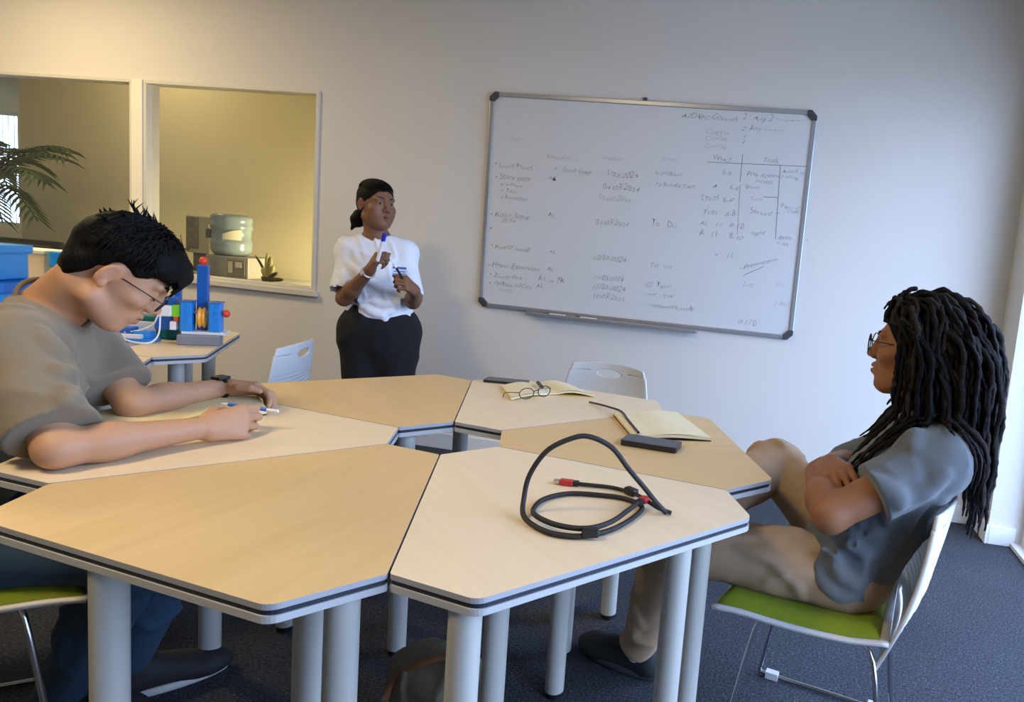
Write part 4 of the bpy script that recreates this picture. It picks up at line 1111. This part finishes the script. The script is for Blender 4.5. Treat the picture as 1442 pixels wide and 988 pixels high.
    MB().tube([cc+(o*math.cos(a)*.072+o2*math.sin(a)*.076) for a in np.linspace(0, 2*math.pi, 28, endpoint=False)], .0065, 6, closed=True).build('collar', mat('tshirt_taupe_rib', (104, 94, 78), .9), t, smooth=80)
    # jeans
    S = SDF(); S.ell(pel-(0, 0, .01), (.165, .125, .115), frame(f, (0, 0, 1)), .05)
    for h, k_, a in ((hR, kR, aR), (hL, kL, aL)): add_leg(S, h, k_, a, (.088, .071, .058))
    S.wrinkle(folds(5, 45, .009)); S.cut((0, 0, .085), (0, 0, -1), .004)
    sdf_object('jeans', S, .0075, mat('denim_blue', (42, 66, 88), .9, var=.15, scale=90, bump=.3, bscale=600), t)
    mu, ms, ml = mat('shoe_black', (28, 28, 30), .7), mat('shoe_sole_white', (190, 188, 182), .6), mat('lace_white', (205, 205, 202), .7)
    shoe(t, (-1.675, 1.385), (-1.505, 1.600), mu, ms, ml); shoe(t, (-1.72, 1.255), (-1.54, 1.36), mu, ms, ml)
    # hair: cap shaped by the hairline, with tufts
    S = SDF(); S.ell(X(0, -.013, .042), np.array((.086, .108, .092))*1.06, fr, .01); S.ell(X(0, .050, .070), np.array((.070, .062, .045))*1.06, fr, .03); S.ell(X(0, .075, .050), np.array((.06, .034, .030))*1.06, fr, .02)
    S.ell(X(0, -.055, -.03), np.array((.060, .044, .05))*1.06, fr, .03)
    def hairline(P):
        q = ((P-hc)@fr.T)/1.06; zl = np.interp(q[:, 1], [-.12, -.06, -.035, -.005, .03, .06, .085, .12], [-.085, -.07, -.01, .018, .012, .030, .034, .030]); side = np.clip((np.abs(q[:, 0])-.045)/.03, 0, 1)
        zl = zl+.010*(1-side)*(q[:, 1] > .05); return (zl+.004*np.sin(q[:, 0]*260+q[:, 1]*90)-q[:, 2])
    S.custom(hairline, 'i', .020)
    for x in (-1, 1): S.ell(X(x*.090, -.008, -.006), (.03, .026, .036), fr, .008, 's')
    w1 = waves(21, 150, 8); w2 = waves(22, 60, 6); S.disp = lambda P: .0030*w1(P)+.0045*w2(P)
    hair = sdf_object('hair', S, .0040, M_hair, t)
    r = random.Random(5); mb = MB()
    for i in range(420):
        th = r.uniform(0, 2*math.pi); ph = r.uniform(0, 1.25); d = Vector((math.sin(ph)*math.cos(th), math.sin(ph)*math.sin(th), math.cos(ph)))
        b = Vector(X(d.x*.083, -.012+d.y*.104, .042+d.z*.088)); nn = Vector(fr.T@np.array(d)); back = Vector(fr.T@np.array((r.uniform(-.5, .5), r.uniform(-.3, .9), .1)))
        L = r.uniform(.012, .026); mb.tube([b, b+nn*L*.35+back*L*.4, b+nn*L*.5+back*L], [.0032, .0024, .0004], 4)
    def cap(ph, th, k):                   # point on the hair cap, polar angle measured from the crown
        return Vector(X(math.sin(ph)*math.cos(th)*.086*k, -.008+math.sin(ph)*math.sin(th)*.106*k, .042+math.cos(ph)*.094*k))
    for i in range(900):
        th = r.uniform(0, 2*math.pi); ph = math.acos(r.uniform(.12, 1.0)); dp = r.uniform(.25, .45); dt = r.uniform(-.15, .15)
        ze = .042+math.cos(ph+dp)*.094; ye = -.008+math.sin(ph+dp)*math.sin(th)*.106
        if ze < np.interp(ye, [-.12, -.06, -.035, -.005, .03, .06, .085, .12], [-.06, -.05, .005, .028, .026, .036, .034, .030]): continue
        k0 = r.uniform(1.0, 1.03); mb.tube([cap(ph, th, k0*.995), cap(ph+dp*.5, th+dt*.5, k0*1.02), cap(ph+dp, th+dt, k0*1.015)], [.0022, .0026, .0005], 4)
    for i in range(60):                   # fringe over the forehead
        x = r.uniform(-.055, .055); y = .098-.25*x*x*9; mb.tube([Vector(X(x, y-.015, .075)), Vector(X(x*1.03, y+.012, .052)), Vector(X(x*1.04+r.uniform(-.006, .006), y+.010, .026+r.uniform(-.006, .010)))], [.004, .0038, .0006], 4)
    for i in range(16):
        b = Vector(X(r.uniform(-.03, .03), r.uniform(-.075, -.02), .128)); mb.tube([b, b+Vector((r.uniform(-.012, .006), r.uniform(-.01, .01), .014)), b+Vector((r.uniform(-.03, .012), r.uniform(-.012, .012), .030))], [.003, .002, .0004], 4)
    tf = mb.build('hair_tufts', M_hair, hair, smooth=80); tf['kind'] = 'stuff'
    # worn and held things
    g = eyeglasses('thin dark-rimmed eyeglasses worn by the writing man', X(0, .112, -.004), fr[0], fr[1], fr[2], M_specb, ipd=.034, rx=.027, rz=.018, rt=.0016, s=1.06, squ=2.6, templ=.125)
    wt = thing('wristwatch', 'black wristwatch on the left wrist of the writing man', 'watch', tuple(wrL))
    a = nrm(wrL-elL); o = nrm(np.cross(a, (0, 0, 1))); o2 = np.cross(o, a); ring = [Vector(-a*.012+(o*math.cos(q)*.029+o2*math.sin(q)*.028)) for q in np.linspace(0, 2*math.pi, 24, endpoint=False)]
    MB().tube(ring, .0075, 6, closed=True).build('strap', M_black, wt, smooth=80); MB().obox(Vector(-a*.012+o2*.032), a, o, o2, .019, .018, .005).build('watch_case', M_black, wt, bevel=.003)
    pn = thing('ballpoint_pen', 'blue and white ballpoint pen in the hand of the writing man', 'pen', (0, 0, 0))
    p0, p1 = Vector((-1.468, 1.536, 0.805)), Vector((-1.325, 1.568, 0.795)); d = (p1-p0)
    MB().tube([p0, p0+d*.06, p0+d*.12], [.0012, .003, .0042], 8).build('tip', M_lwhite, pn, smooth=60); MB().tube([p0+d*.12, p0+d*.80], .0050, 10).build('barrel', mat('pen_blue', (24, 96, 190), .3), pn, smooth=60); MB().tube([p0+d*.80, p0+d], .0045, 10).build('end_cap', M_lwhite, pn, smooth=60)
writing_man()

# ---------- the woman standing by the whiteboard
def standing_woman():
    t = thing('person', 'woman in a white t-shirt and black trousers standing by the whiteboard with pens', 'person', (0, 0, 0))
    f = nrm((.50, -.866, 0)); s = .98
    hc = np.array((-2.085, 3.085, 1.437)); hf = nrm((.90, -.44, -.04)); fr = frame(hf, (0.02, 0, 1)); X = lambda x, y, z: hc+s*(x*fr[0]+y*fr[1]+z*fr[2])
    neck = np.array((-2.098, 3.115, 1.288)); shR, shL = np.array((-2.205, 3.065, 1.190)), np.array((-1.975, 3.170, 1.205))
    elR, wrR = np.array((-2.165, 2.975, .958)), np.array((-1.972, 2.885, 1.112)); elL, wrL = np.array((-1.880, 3.11, .965)), np.array((-1.775, 2.955, 1.035))
    chest = np.array((-2.085, 3.12, 1.08)); pel = np.array((-2.075, 3.14, .80))
    S = SDF(); add_head(S, hc, fr, s, True, 1.0, 1.4, soft=1)
    S.cone(X(0, -.03, -.06), neck, .050, .054, .03); add_torso(S, pel, chest, neck, shL, shR, f, -.014, .95)
    add_arm(S, shR, elR, wrR, .95); add_arm(S, shL, elL, wrL, .95)
    add_hand(S, wrR, (.50, -.12, .86), (.62, .60, -.30), True, ((1.0, 1.3, .8), (1.1, 1.3, .8), (1.2, 1.3, .8), (1.3, 1.3, .8)), .95, thumb=((.85, .4, .4), (.9, .1, .5), (.9, -.2, .5)))
    add_hand(S, wrL, (-.10, -.72, .40), (-.75, .35, -.45), False, ((1.0, 1.3, .8),)*4, .95, thumb=((.8, .45, .4), (.9, .1, .5), (.9, -.2, .5)))
    hips = [(np.array((-2.155, 3.11, .78)), np.array((-2.145, 3.10, .44)), np.array((-2.15, 3.14, .06))), (np.array((-1.995, 3.18, .78)), np.array((-1.985, 3.165, .44)), np.array((-1.97, 3.20, .06)))]
    for h in hips: add_leg(S, *h, (.07, .05, .034))
    body = sdf_object('body', S, .0042, skin('skin_brown', (122, 84, 60)), t, tint=head_tint(hc, fr, s, (.95, .70, .72)))
    eye_parts(body, hc, fr, s); brows(body, hc, fr, s, M_hair, .003)
    S = SDF(); add_torso(S, pel+(0, 0, .05), chest, neck, shL, shR, f, .006, 1.0, .012)
    S.ell(chest+f*.075+(0, 0, -.01), (.115, .06, .075), frame(f, (0, 0, 1)), .05)
    S.cone(shR, shR+(elR-shR)*.80, .052, .072, .04); S.cone(shL, shL+(elL-shL)*.85, .048, .060, .04)
    def sleeve_cut(P, sh, el, q):
        a = nrm(el-sh); h = (P-sh)@a; L = np.linalg.norm(el-sh); r = np.linalg.norm(P-sh-np.outer(h, a), axis=1)
        side = (P-chest)@nrm(sh-chest)
        return np.where((r < .095) & (h > L*.5), h-L*q, -.05)
    S.wrinkle(folds(31, 46, .005)); S.ridges([[(-2.164, 2.940, 1.161), (-2.097, 2.944, 1.112), (-2.056, 2.943, 1.054)], [(-2.059, 2.946, 1.081), (-1.960, 2.953, 1.021), (-1.873, 2.965, 1.009)], [(-2.118, 2.919, 0.931), (-1.997, 2.933, 0.894), (-1.858, 2.952, 0.876)], [(-2.074, 2.930, 0.969), (-1.933, 2.947, 0.927), (-1.839, 2.956, 0.888)], [(-2.128, 2.951, 1.212), (-2.081, 2.951, 1.155)], [(-1.871, 2.963, 0.988), (-1.816, 2.964, 0.925)], [(-2.164, 2.932, 1.099), (-2.122, 2.931, 1.034)]], r=.010, depth=.003)
    aa = shR+(elR-shR)*.93; S.cone(aa, aa+(elR-shR)*.5, .070, .070, .006, 's'); aa = shL+(elL-shL)*1.02; S.cone(aa, aa+(elL-shL)*.5, .060, .060, .006, 's')
    S.cone(neck-(0, 0, .02), X(0, 0, -.02), .064, .078, .006, 's')
    S.custom(lambda P: (.812+.030*np.sin(((P-pel)@np.cross(f, (0, 0, 1)))*10+.6))-P[:, 2], 'i', .005)
    sh = sdf_object('t_shirt', S, .006, mat('tshirt_white', (224, 226, 232), .9, var=.02, bump=.15, bscale=600), t)
    # printed chest logo: three small blue lines of print
    rt = np.cross(f, (0, 0, 1)); lf = -rt
    S2 = S
    for i, (w_, zz, hgt) in enumerate(((.062, .085, .010), (.055, .068, .004), (.060, .056, .004))):
        c0 = chest+lf*.105+(0, 0, zz-.035); pts = []
        for u in np.linspace(-.5, .5, 7):
            for vv in (-.5, .5):
                q = c0+lf*u*w_+np.array((0, 0, vv*hgt)); g = np.linspace(.05, .30, 90)
                P = (q[None]+g[:, None]*f[None]).astype(np.float32); dd = S2(P); j = int(np.argmax(dd > 0)); pts.append(q+f*(g[j]+.004))
        mb = MB(); mb.add(pts, [(2*k, 2*k+2, 2*k+3, 2*k+1) for k in range(6)]); mb.build('chest_print', mat('print_blue', (70, 104, 176), .8), sh)
    S = SDF(); S.ell(pel-(0, 0, .02), (.185, .135, .16), frame(f, (0, 0, 1)), .06); S.ell(pel+(0, 0, .05), (.165, .125, .10), frame(f, (0, 0, 1)), .06)
    for h in hips: add_leg(S, *h, (.112, .082, .075), .05)
    S.wrinkle(folds(33, 30, .006)); S.cut((0, 0, .03), (0, 0, -1), .004)
    sdf_object('trousers', S, .009, mat('trousers_black', (17, 17, 19), .95, var=.1, bump=.1), t)
    for h in hips: shoe(t, h[2][:2]-f[:2]*.06, h[2][:2]+f[:2]*.18, mat('shoe_black', (28, 28, 30), .7), mat('shoe_sole_dark', (52, 54, 56), .7), M_black)
    S = SDF(); S.ell(X(0, -.016, .034), np.array((.080, .104, .089))*s, fr, .01); S.ell(X(0, -.05, -.02), np.array((.066, .055, .06))*s, fr, .03)
    def hairline(P):
        q = ((P-hc)@fr.T)/s; zl = np.interp(q[:, 1], [-.12, -.07, -.03, -.005, .03, .055, .075, .12], [-.085, -.085, -.050, -.012, -.004, .034, .066, .072]); return zl+.0025*np.sin(q[:, 0]*190+q[:, 1]*120)-q[:, 2]
    S.custom(hairline, 'i', .005)
    for x in (-1, 1): S.ell(X(x*.088, -.006, -.016), (.020, .020, .028), fr, .008, 's')
    w1 = waves(41, 140, 8); S.disp = lambda P: .0014*w1(P)
    hair = sdf_object('hair', S, .0042, M_hair, t)
    r = random.Random(8); mb = MB()
    for i in range(170):
        a = r.uniform(-1.15, 1.15); b0 = .50+.10*abs(a)+r.uniform(-.05, .03); b1 = b0+r.uniform(1.2, 2.3); k0 = r.uniform(1.0, 1.018)
        mb.tube([Vector(X(.080*math.sin(a)*k0*(1-.25*max(0, b-2.2)), -.016+.104*math.cos(a)*math.cos(b)*k0, .034+.089*math.cos(a)**.6*math.sin(b)*k0)) for b in np.linspace(b0, b1, 9)], [.0009]+[.0017]*7+[.0005], 4)
    hs = mb.build('hair_strands', M_hair, hair, smooth=80); hs['kind'] = 'stuff'
    S = SDF(); S.ell(X(.028, -.105, -.085), (.036, .040, .045), fr, .02); S.cone(X(.04, -.11, -.10), X(.055, -.12, -.145), .022, .006, .02); S.disp = lambda P: .004*w1(P); sdf_object('low_ponytail', S, .0045, M_hair, hair)
    # marker held up, slim pen, bracelet watch, lanyard
    mk = thing('whiteboard_marker', 'white marker with blue cap held up by the woman', 'marker', (0, 0, 0))
    ax = nrm((.32, -.12, .95)); p = wrR+np.array((.075, -.035, .105)); a0 = Vector(p-ax*.055); d = Vector(ax)
    MB().tube([a0, a0+d*.10], .0085, 10).build('barrel', M_markw, mk, smooth=50); MB().tube([a0+d*.10, a0+d*.138], .0098, 10).build('cap', mat('cap_blue', (22, 46, 170), .35), mk, smooth=50)
    pn = thing('ballpoint_pen', 'slim white pen held low in the left hand of the woman', 'pen', (0, 0, 0)); ax = nrm((-.50, -.2, .84)); p = wrL+np.array((-.02, -.075, .055)); a0 = Vector(p-ax*.03); d = Vector(ax)
    MB().tube([a0, a0+d*.09], .0055, 8).build('barrel', M_phone, pn, smooth=50); MB().tube([a0+d*.09, a0+d*.115], .006, 8).build('end_cap', M_markw, pn, smooth=50)
    wt = thing('wristwatch', 'silver watch on the right wrist of the woman', 'watch', tuple(wrR)); a = nrm(wrR-elR); o = nrm(np.cross(a, (0, 0, 1))); o2 = np.cross(o, a)
    MB().tube([Vector(-a*.015+(o*math.cos(q)*.027+o2*math.sin(q)*.027)) for q in np.linspace(0, 2*math.pi, 24, endpoint=False)], .006, 6, closed=True).build('strap', mat('watch_silver', (214, 206, 196), .3, metal=.6), wt, smooth=80)
    oc = -o if (-o)[1] < 0 else o; MB().obox(Vector(-a*.015+oc*.030), a, np.cross(a, oc), oc, .013, .013, .004).build('watch_case', mat('watch_silver', (214, 206, 196), .3, metal=.6), wt, bevel=.003)
standing_woman()

# ---------- the man with dreadlocks
def seated_man():
    t = thing('person', 'man with long dreadlocks in a grey t-shirt sitting with folded arms', 'person', (0, 0, 0))
    f = nrm((-.977, .21, 0)); lf = np.array((-f[1], f[0], 0)); s = 1.04
    hc = np.array((.338, 1.775, 1.128)); hf = nrm((-.94, .335, .02)); fr = frame(hf, (0.04, 0, 1)); X = lambda x, y, z: hc+s*(x*fr[0]+y*fr[1]+z*fr[2])
    neck = np.array((.392, 1.785, .975)); chest = np.array((.355, 1.785, .80)); pel = np.array((.235, 1.785, .545)); shL, shR = np.array((.392, 1.628, .880)), np.array((.455, 1.950, .890))
    elL, wrL = np.array((.150, 1.560, .735)), np.array((.120, 1.775, .770)); elR, wrR = np.array((.235, 1.995, .735)), np.array((.155, 1.765, .800))
    S = SDF(); add_head(S, hc, fr, s, True, 1.15, 1.3); S.cone(X(0, -.035, -.06), neck, .056, .062, .03)
    add_torso(S, pel, chest, neck, shL, shR, f, -.012, 1.02); add_arm(S, shL, elL, wrL, 1.12); add_arm(S, shR, elR, wrR, 1.05)
    add_hand(S, wrR, (.12, -.985, .08), (.35, 0, -.93), True, ((.25, .45, .35), (.25, .5, .35), (.3, .5, .35), (.45, .85, .5)), 1.02, thumb=((.9, .2, .15), (.97, .0, .25), (.96, -.1, .3)))
    add_hand(S, wrL, (.55, .80, -.05), (.8, -.4, .1), False, ((.3, .4, .3),)*4, 1.0, thumb=((.9, .1, .2), (.98, 0, .1), (.98, 0, .1)))
    hL, hR = np.array((.215, 1.70, .535)), np.array((.235, 1.875, .535)); kL, aL = np.array((-.235, 1.745, .525)), np.array((-.345, 1.925, .105)); kR, aR = np.array((.015, 2.075, .690)), np.array((-.205, 1.74, .60))
    for h, k_, a in ((hL, kL, aL), (hR, kR, aR)): add_leg(S, h, k_, a, (.068, .05, .033))
    def goatee(q, col):
        m = np.exp(-((q[:, 0]/.022)**2+((q[:, 2]+.103)/.016)**2))*(q[:, 1] > .05); m = np.maximum(m, .6*np.exp(-((q[:, 0]/.026)**2+((q[:, 2]+.047)/.006)**2))*(q[:, 1] > .08))
        for i in range(3): col[:, i] *= 1-.72*m
    body = sdf_object('body', S, .0036, skin('skin_deep_brown', (142, 94, 62)), t, tint=head_tint(hc, fr, s, (.85, .66, .66), extra=goatee))
    eye_parts(body, hc, fr, s); brows(body, hc, fr, s, M_hair)
    S = SDF(); add_torso(S, pel+(0, 0, .0), chest, neck, shL, shR, f, .015, 1.07, .015)
    eL = shL+(elL-shL)*1.0; S.cone(shL, eL, .068, .080, .04); S.cone(shR, shR+(elR-shR)*1.0, .068, .080, .04)
    def sleeve_cut(P, sh, el, q):
        a = nrm(el-sh); h = (P-sh)@a; L = np.linalg.norm(el-sh); r = np.linalg.norm(P-sh-np.outer(h, a), axis=1); side = (P-chest)@lf
        return np.where((r < .11) & (h > L*.4) & (np.abs(side) > .165), h-L*q, -.05)
    S.wrinkle(folds(51, 42, .006)); S.ridges([[(0.248, 1.606, 0.967), (0.336, 1.615, 0.931), (0.402, 1.613, 0.832)], [(0.056, 1.562, 0.663), (0.135, 1.566, 0.595), (0.262, 1.580, 0.553)], [(0.094, 1.550, 0.688), (0.182, 1.559, 0.649), (0.318, 1.577, 0.635)], [(0.060, 1.575, 0.593), (0.130, 1.577, 0.524), (0.236, 1.590, 0.499)], [(0.351, 1.622, 0.801), (0.346, 1.612, 0.718), (0.324, 1.596, 0.613)], [(0.240, 1.526, 0.817), (0.335, 1.540, 0.813), (0.392, 1.555, 0.875)], [(0.205, 1.507, 0.871), (0.281, 1.513, 0.830), (0.310, 1.512, 0.785)]], r=.012, depth=.003)
    S.custom(lambda P: sleeve_cut(P, shL, elL, .60), 'i', .004); S.custom(lambda P: sleeve_cut(P, shR, elR, .6), 'i', .004)
    S.cone(neck-(0, 0, .02), X(0, 0, -.03), .066, .085, .006, 's'); S.cut(pel-(0, 0, .075), (0, 0, -1), .006)
    shirt = S
    sh = sdf_object('t_shirt', S, .0055, mat('tshirt_grey', (92, 98, 102), .9, var=.10, scale=160, bump=.25, bscale=700, sheen=.2), t)
    S = SDF(); S.ell(pel-(0, 0, .015), (.165, .13, .11), frame(f, (0, 0, 1)), .05)
    for h, k_, a in ((hL, kL, aL), (hR, kR, aR)): add_leg(S, h, k_, a, (.092, .076, .060), .05)
    S.wrinkle(folds(53, 46, .006)); S.ridges([[(-0.07, 2.063, 0.752), (-0.045, 2.059, 0.691), (-0.049, 2.053, 0.641)], [(-0.033, 2.067, 0.742), (-0.003, 2.063, 0.673), (-0.004, 2.055, 0.605)], [(0.01, 2.07, 0.714), (0.031, 2.066, 0.649), (0.026, 2.056, 0.576)], [(0.05, 2.072, 0.678), (0.066, 2.066, 0.612)], [(-0.03, 1.697, 0.625), (0.063, 1.711, 0.624), (0.105, 1.712, 0.581)], [(-0.06, 1.657, 0.578), (0.035, 1.668, 0.55), (0.112, 1.675, 0.512)], [(-0.383, 1.814, 0.327), (-0.353, 1.809, 0.246), (-0.354, 1.799, 0.163)], [(-0.323, 1.826, 0.353), (-0.32, 1.812, 0.229)]], r=.007, depth=.002); S.custom(lambda P: .07-P[:, 2], 'i', .004)
    sdf_object('trousers', S, .0075, mat('trousers_khaki', (164, 136, 106), .9, var=.06, scale=60, bump=.25, bscale=600), t)
    mu, ms, ml = mat('shoe_charcoal', (34, 36, 36), .75), mat('shoe_sole_dark', (52, 54, 56), .7), mat('lace_white', (205, 205, 202), .7)
    shoe(t, (-.270, 1.915), (-.545, 2.000), mu, ms, ml)
    S = SDF(); S.cone(aL-(0, 0, .03), aL+(.01, -.01, .06), .040, .042, .02); sdf_object('sock', S, .006, mat('sock_white', (206, 206, 204), .9), t)
    # raised foot of the crossed leg
    S = SDF(); d = nrm((-.55, -.30, -.30)); fo = frame(d, (.1, -.9, .3)); S.cone(aR+(-.01, -.02, -.02), aR+d*.13, .042, .036, .03); S.ell(aR+d*.15, (.042, .07, .03), fo, .03); sdf_object('shoe', S, .006, mu, t)
    eyeglasses('round thin-rimmed eyeglasses worn by the man with dreadlocks', X(0, .114, .002), fr[0], fr[1], fr[2], M_specb, ipd=.032, rx=.023, rz=.022, rt=.0017, s=s, templ=.125)
    # scalp cap then locks
    S = SDF(); S.ell(X(0, -.018, .040), np.array((.086, .108, .094))*s, fr, .01); S.ell(X(0, -.07, -.02), np.array((.075, .06, .085))*s, fr, .03)
    def hairline(P):
        q = ((P-hc)@fr.T)/s; zl = np.interp(q[:, 1], [-.14, -.05, .0, .025, .045, .065, .085, .12], [-.2, -.12, -.07, -.03, .02, .050, .066, .07]); return zl-q[:, 2]
    S.custom(hairline, 'i', .006); w1 = waves(61, 90, 8); S.disp = lambda P: .004*w1(P)
    cap = S; hair = sdf_object('hair', S, .005, M_hair, t)
    R = np.random.RandomState(9); N = 230; q = []
    while len(q) < N:
        d = nrm(R.normal(size=3)); y, z = -.018+d[1]*.108, .040+d[2]*.094
        if z > np.interp(y, [-.14, -.06, 0, .03, .05, .07, .1], [-.05, -.04, -.01, .02, .045, .066, .075]): q.append((d[0]*.086, y, z, *d))
    q = np.array(q); P = hc+s*(q[:, :3]@fr); nr = q[:, 3:]@fr; r0 = R.uniform(.0052, .0082, N)
    L = R.uniform(.34, .50, N); L = np.where(q[:, 1] > .03, L*.82, L); steps = 40; st = L/steps
    back = -fr[1]; side = fr[0]*np.sign(q[:, 0:1]); V = nr*.75+back*.55+side*.25+np.array((0, 0, .25)); V /= np.linalg.norm(V, axis=1)[:, None]
    front = (q[:, 1] > -.02) & (np.abs(q[:, 0]) > .05) & (R.uniform(size=N) < .35)
    V[front] = (nr*.6+side*.5-fr[1]*.2)[front]; V /= np.linalg.norm(V, axis=1)[:, None]
    path = [P.copy()]; ph = R.uniform(0, 6.28, (N, 3)); off = R.uniform(.0, .020, N)
    def field(P):
        P = P.astype(np.float32); a = np.minimum(cap(P), shirt(P)); h = P-hc.astype(np.float32); return a
    for i in range(steps):
        g = np.array((0, 0, -1.0)); bk = back*(.55*max(0, 1-i/14))
        acc = g*(.16+.30*min(1, i/12))+bk*.32; acc = np.tile(acc, (N, 1)); acc[front] = (g*.42+fr[1]*(.30 if i > 16 else -.10))
        V = V*.74+acc+.10*np.sin(ph+i*.55); V /= np.linalg.norm(V, axis=1)[:, None]
        P = P+V*st[:, None]
        for _ in range(2):
            d = field(P); e = .004; G = np.stack([field(P+np.eye(3)[k]*e)-d for k in range(3)], 1)/e; G /= np.linalg.norm(G, axis=1)[:, None]+1e-6
            push = np.maximum(r0*.8+off*(min(1, i/5))-d, 0); P = P+G*push[:, None]
        lq = ((P-hc)@fr.T)/s; lim = np.where(lq[:, 2] > .06, .085, np.where(lq[:, 2] > -.12, .026, .14)); ex = np.maximum(lq[:, 1]-lim, 0)*s; P = P-ex[:, None]*fr[1]
        path.append(P.copy())
    path = np.array(path)
    dm = [M_hair, mat('dreadlock_brown', (24, 20, 19), .8, spec=.15, var=.35, scale=120, bump=.8, bscale=260), mat('dreadlock_greyish', (46, 40, 36), .85, spec=.15, var=.35, scale=120, bump=.8, bscale=260)]
    for i in range(N):
        rr = [r0[i]*(.9+.22*math.sin(j*1.9+i))*(1 if j < 34 else 1-(j-34)*.11) for j in range(steps+1)]
        MB().tube([Vector(p) for p in path[:, i]], rr, 6).build('dreadlock', dm[0 if i % 5 < 2 else (1 if i % 5 < 4 else 2)], hair, smooth=80)
seated_man()
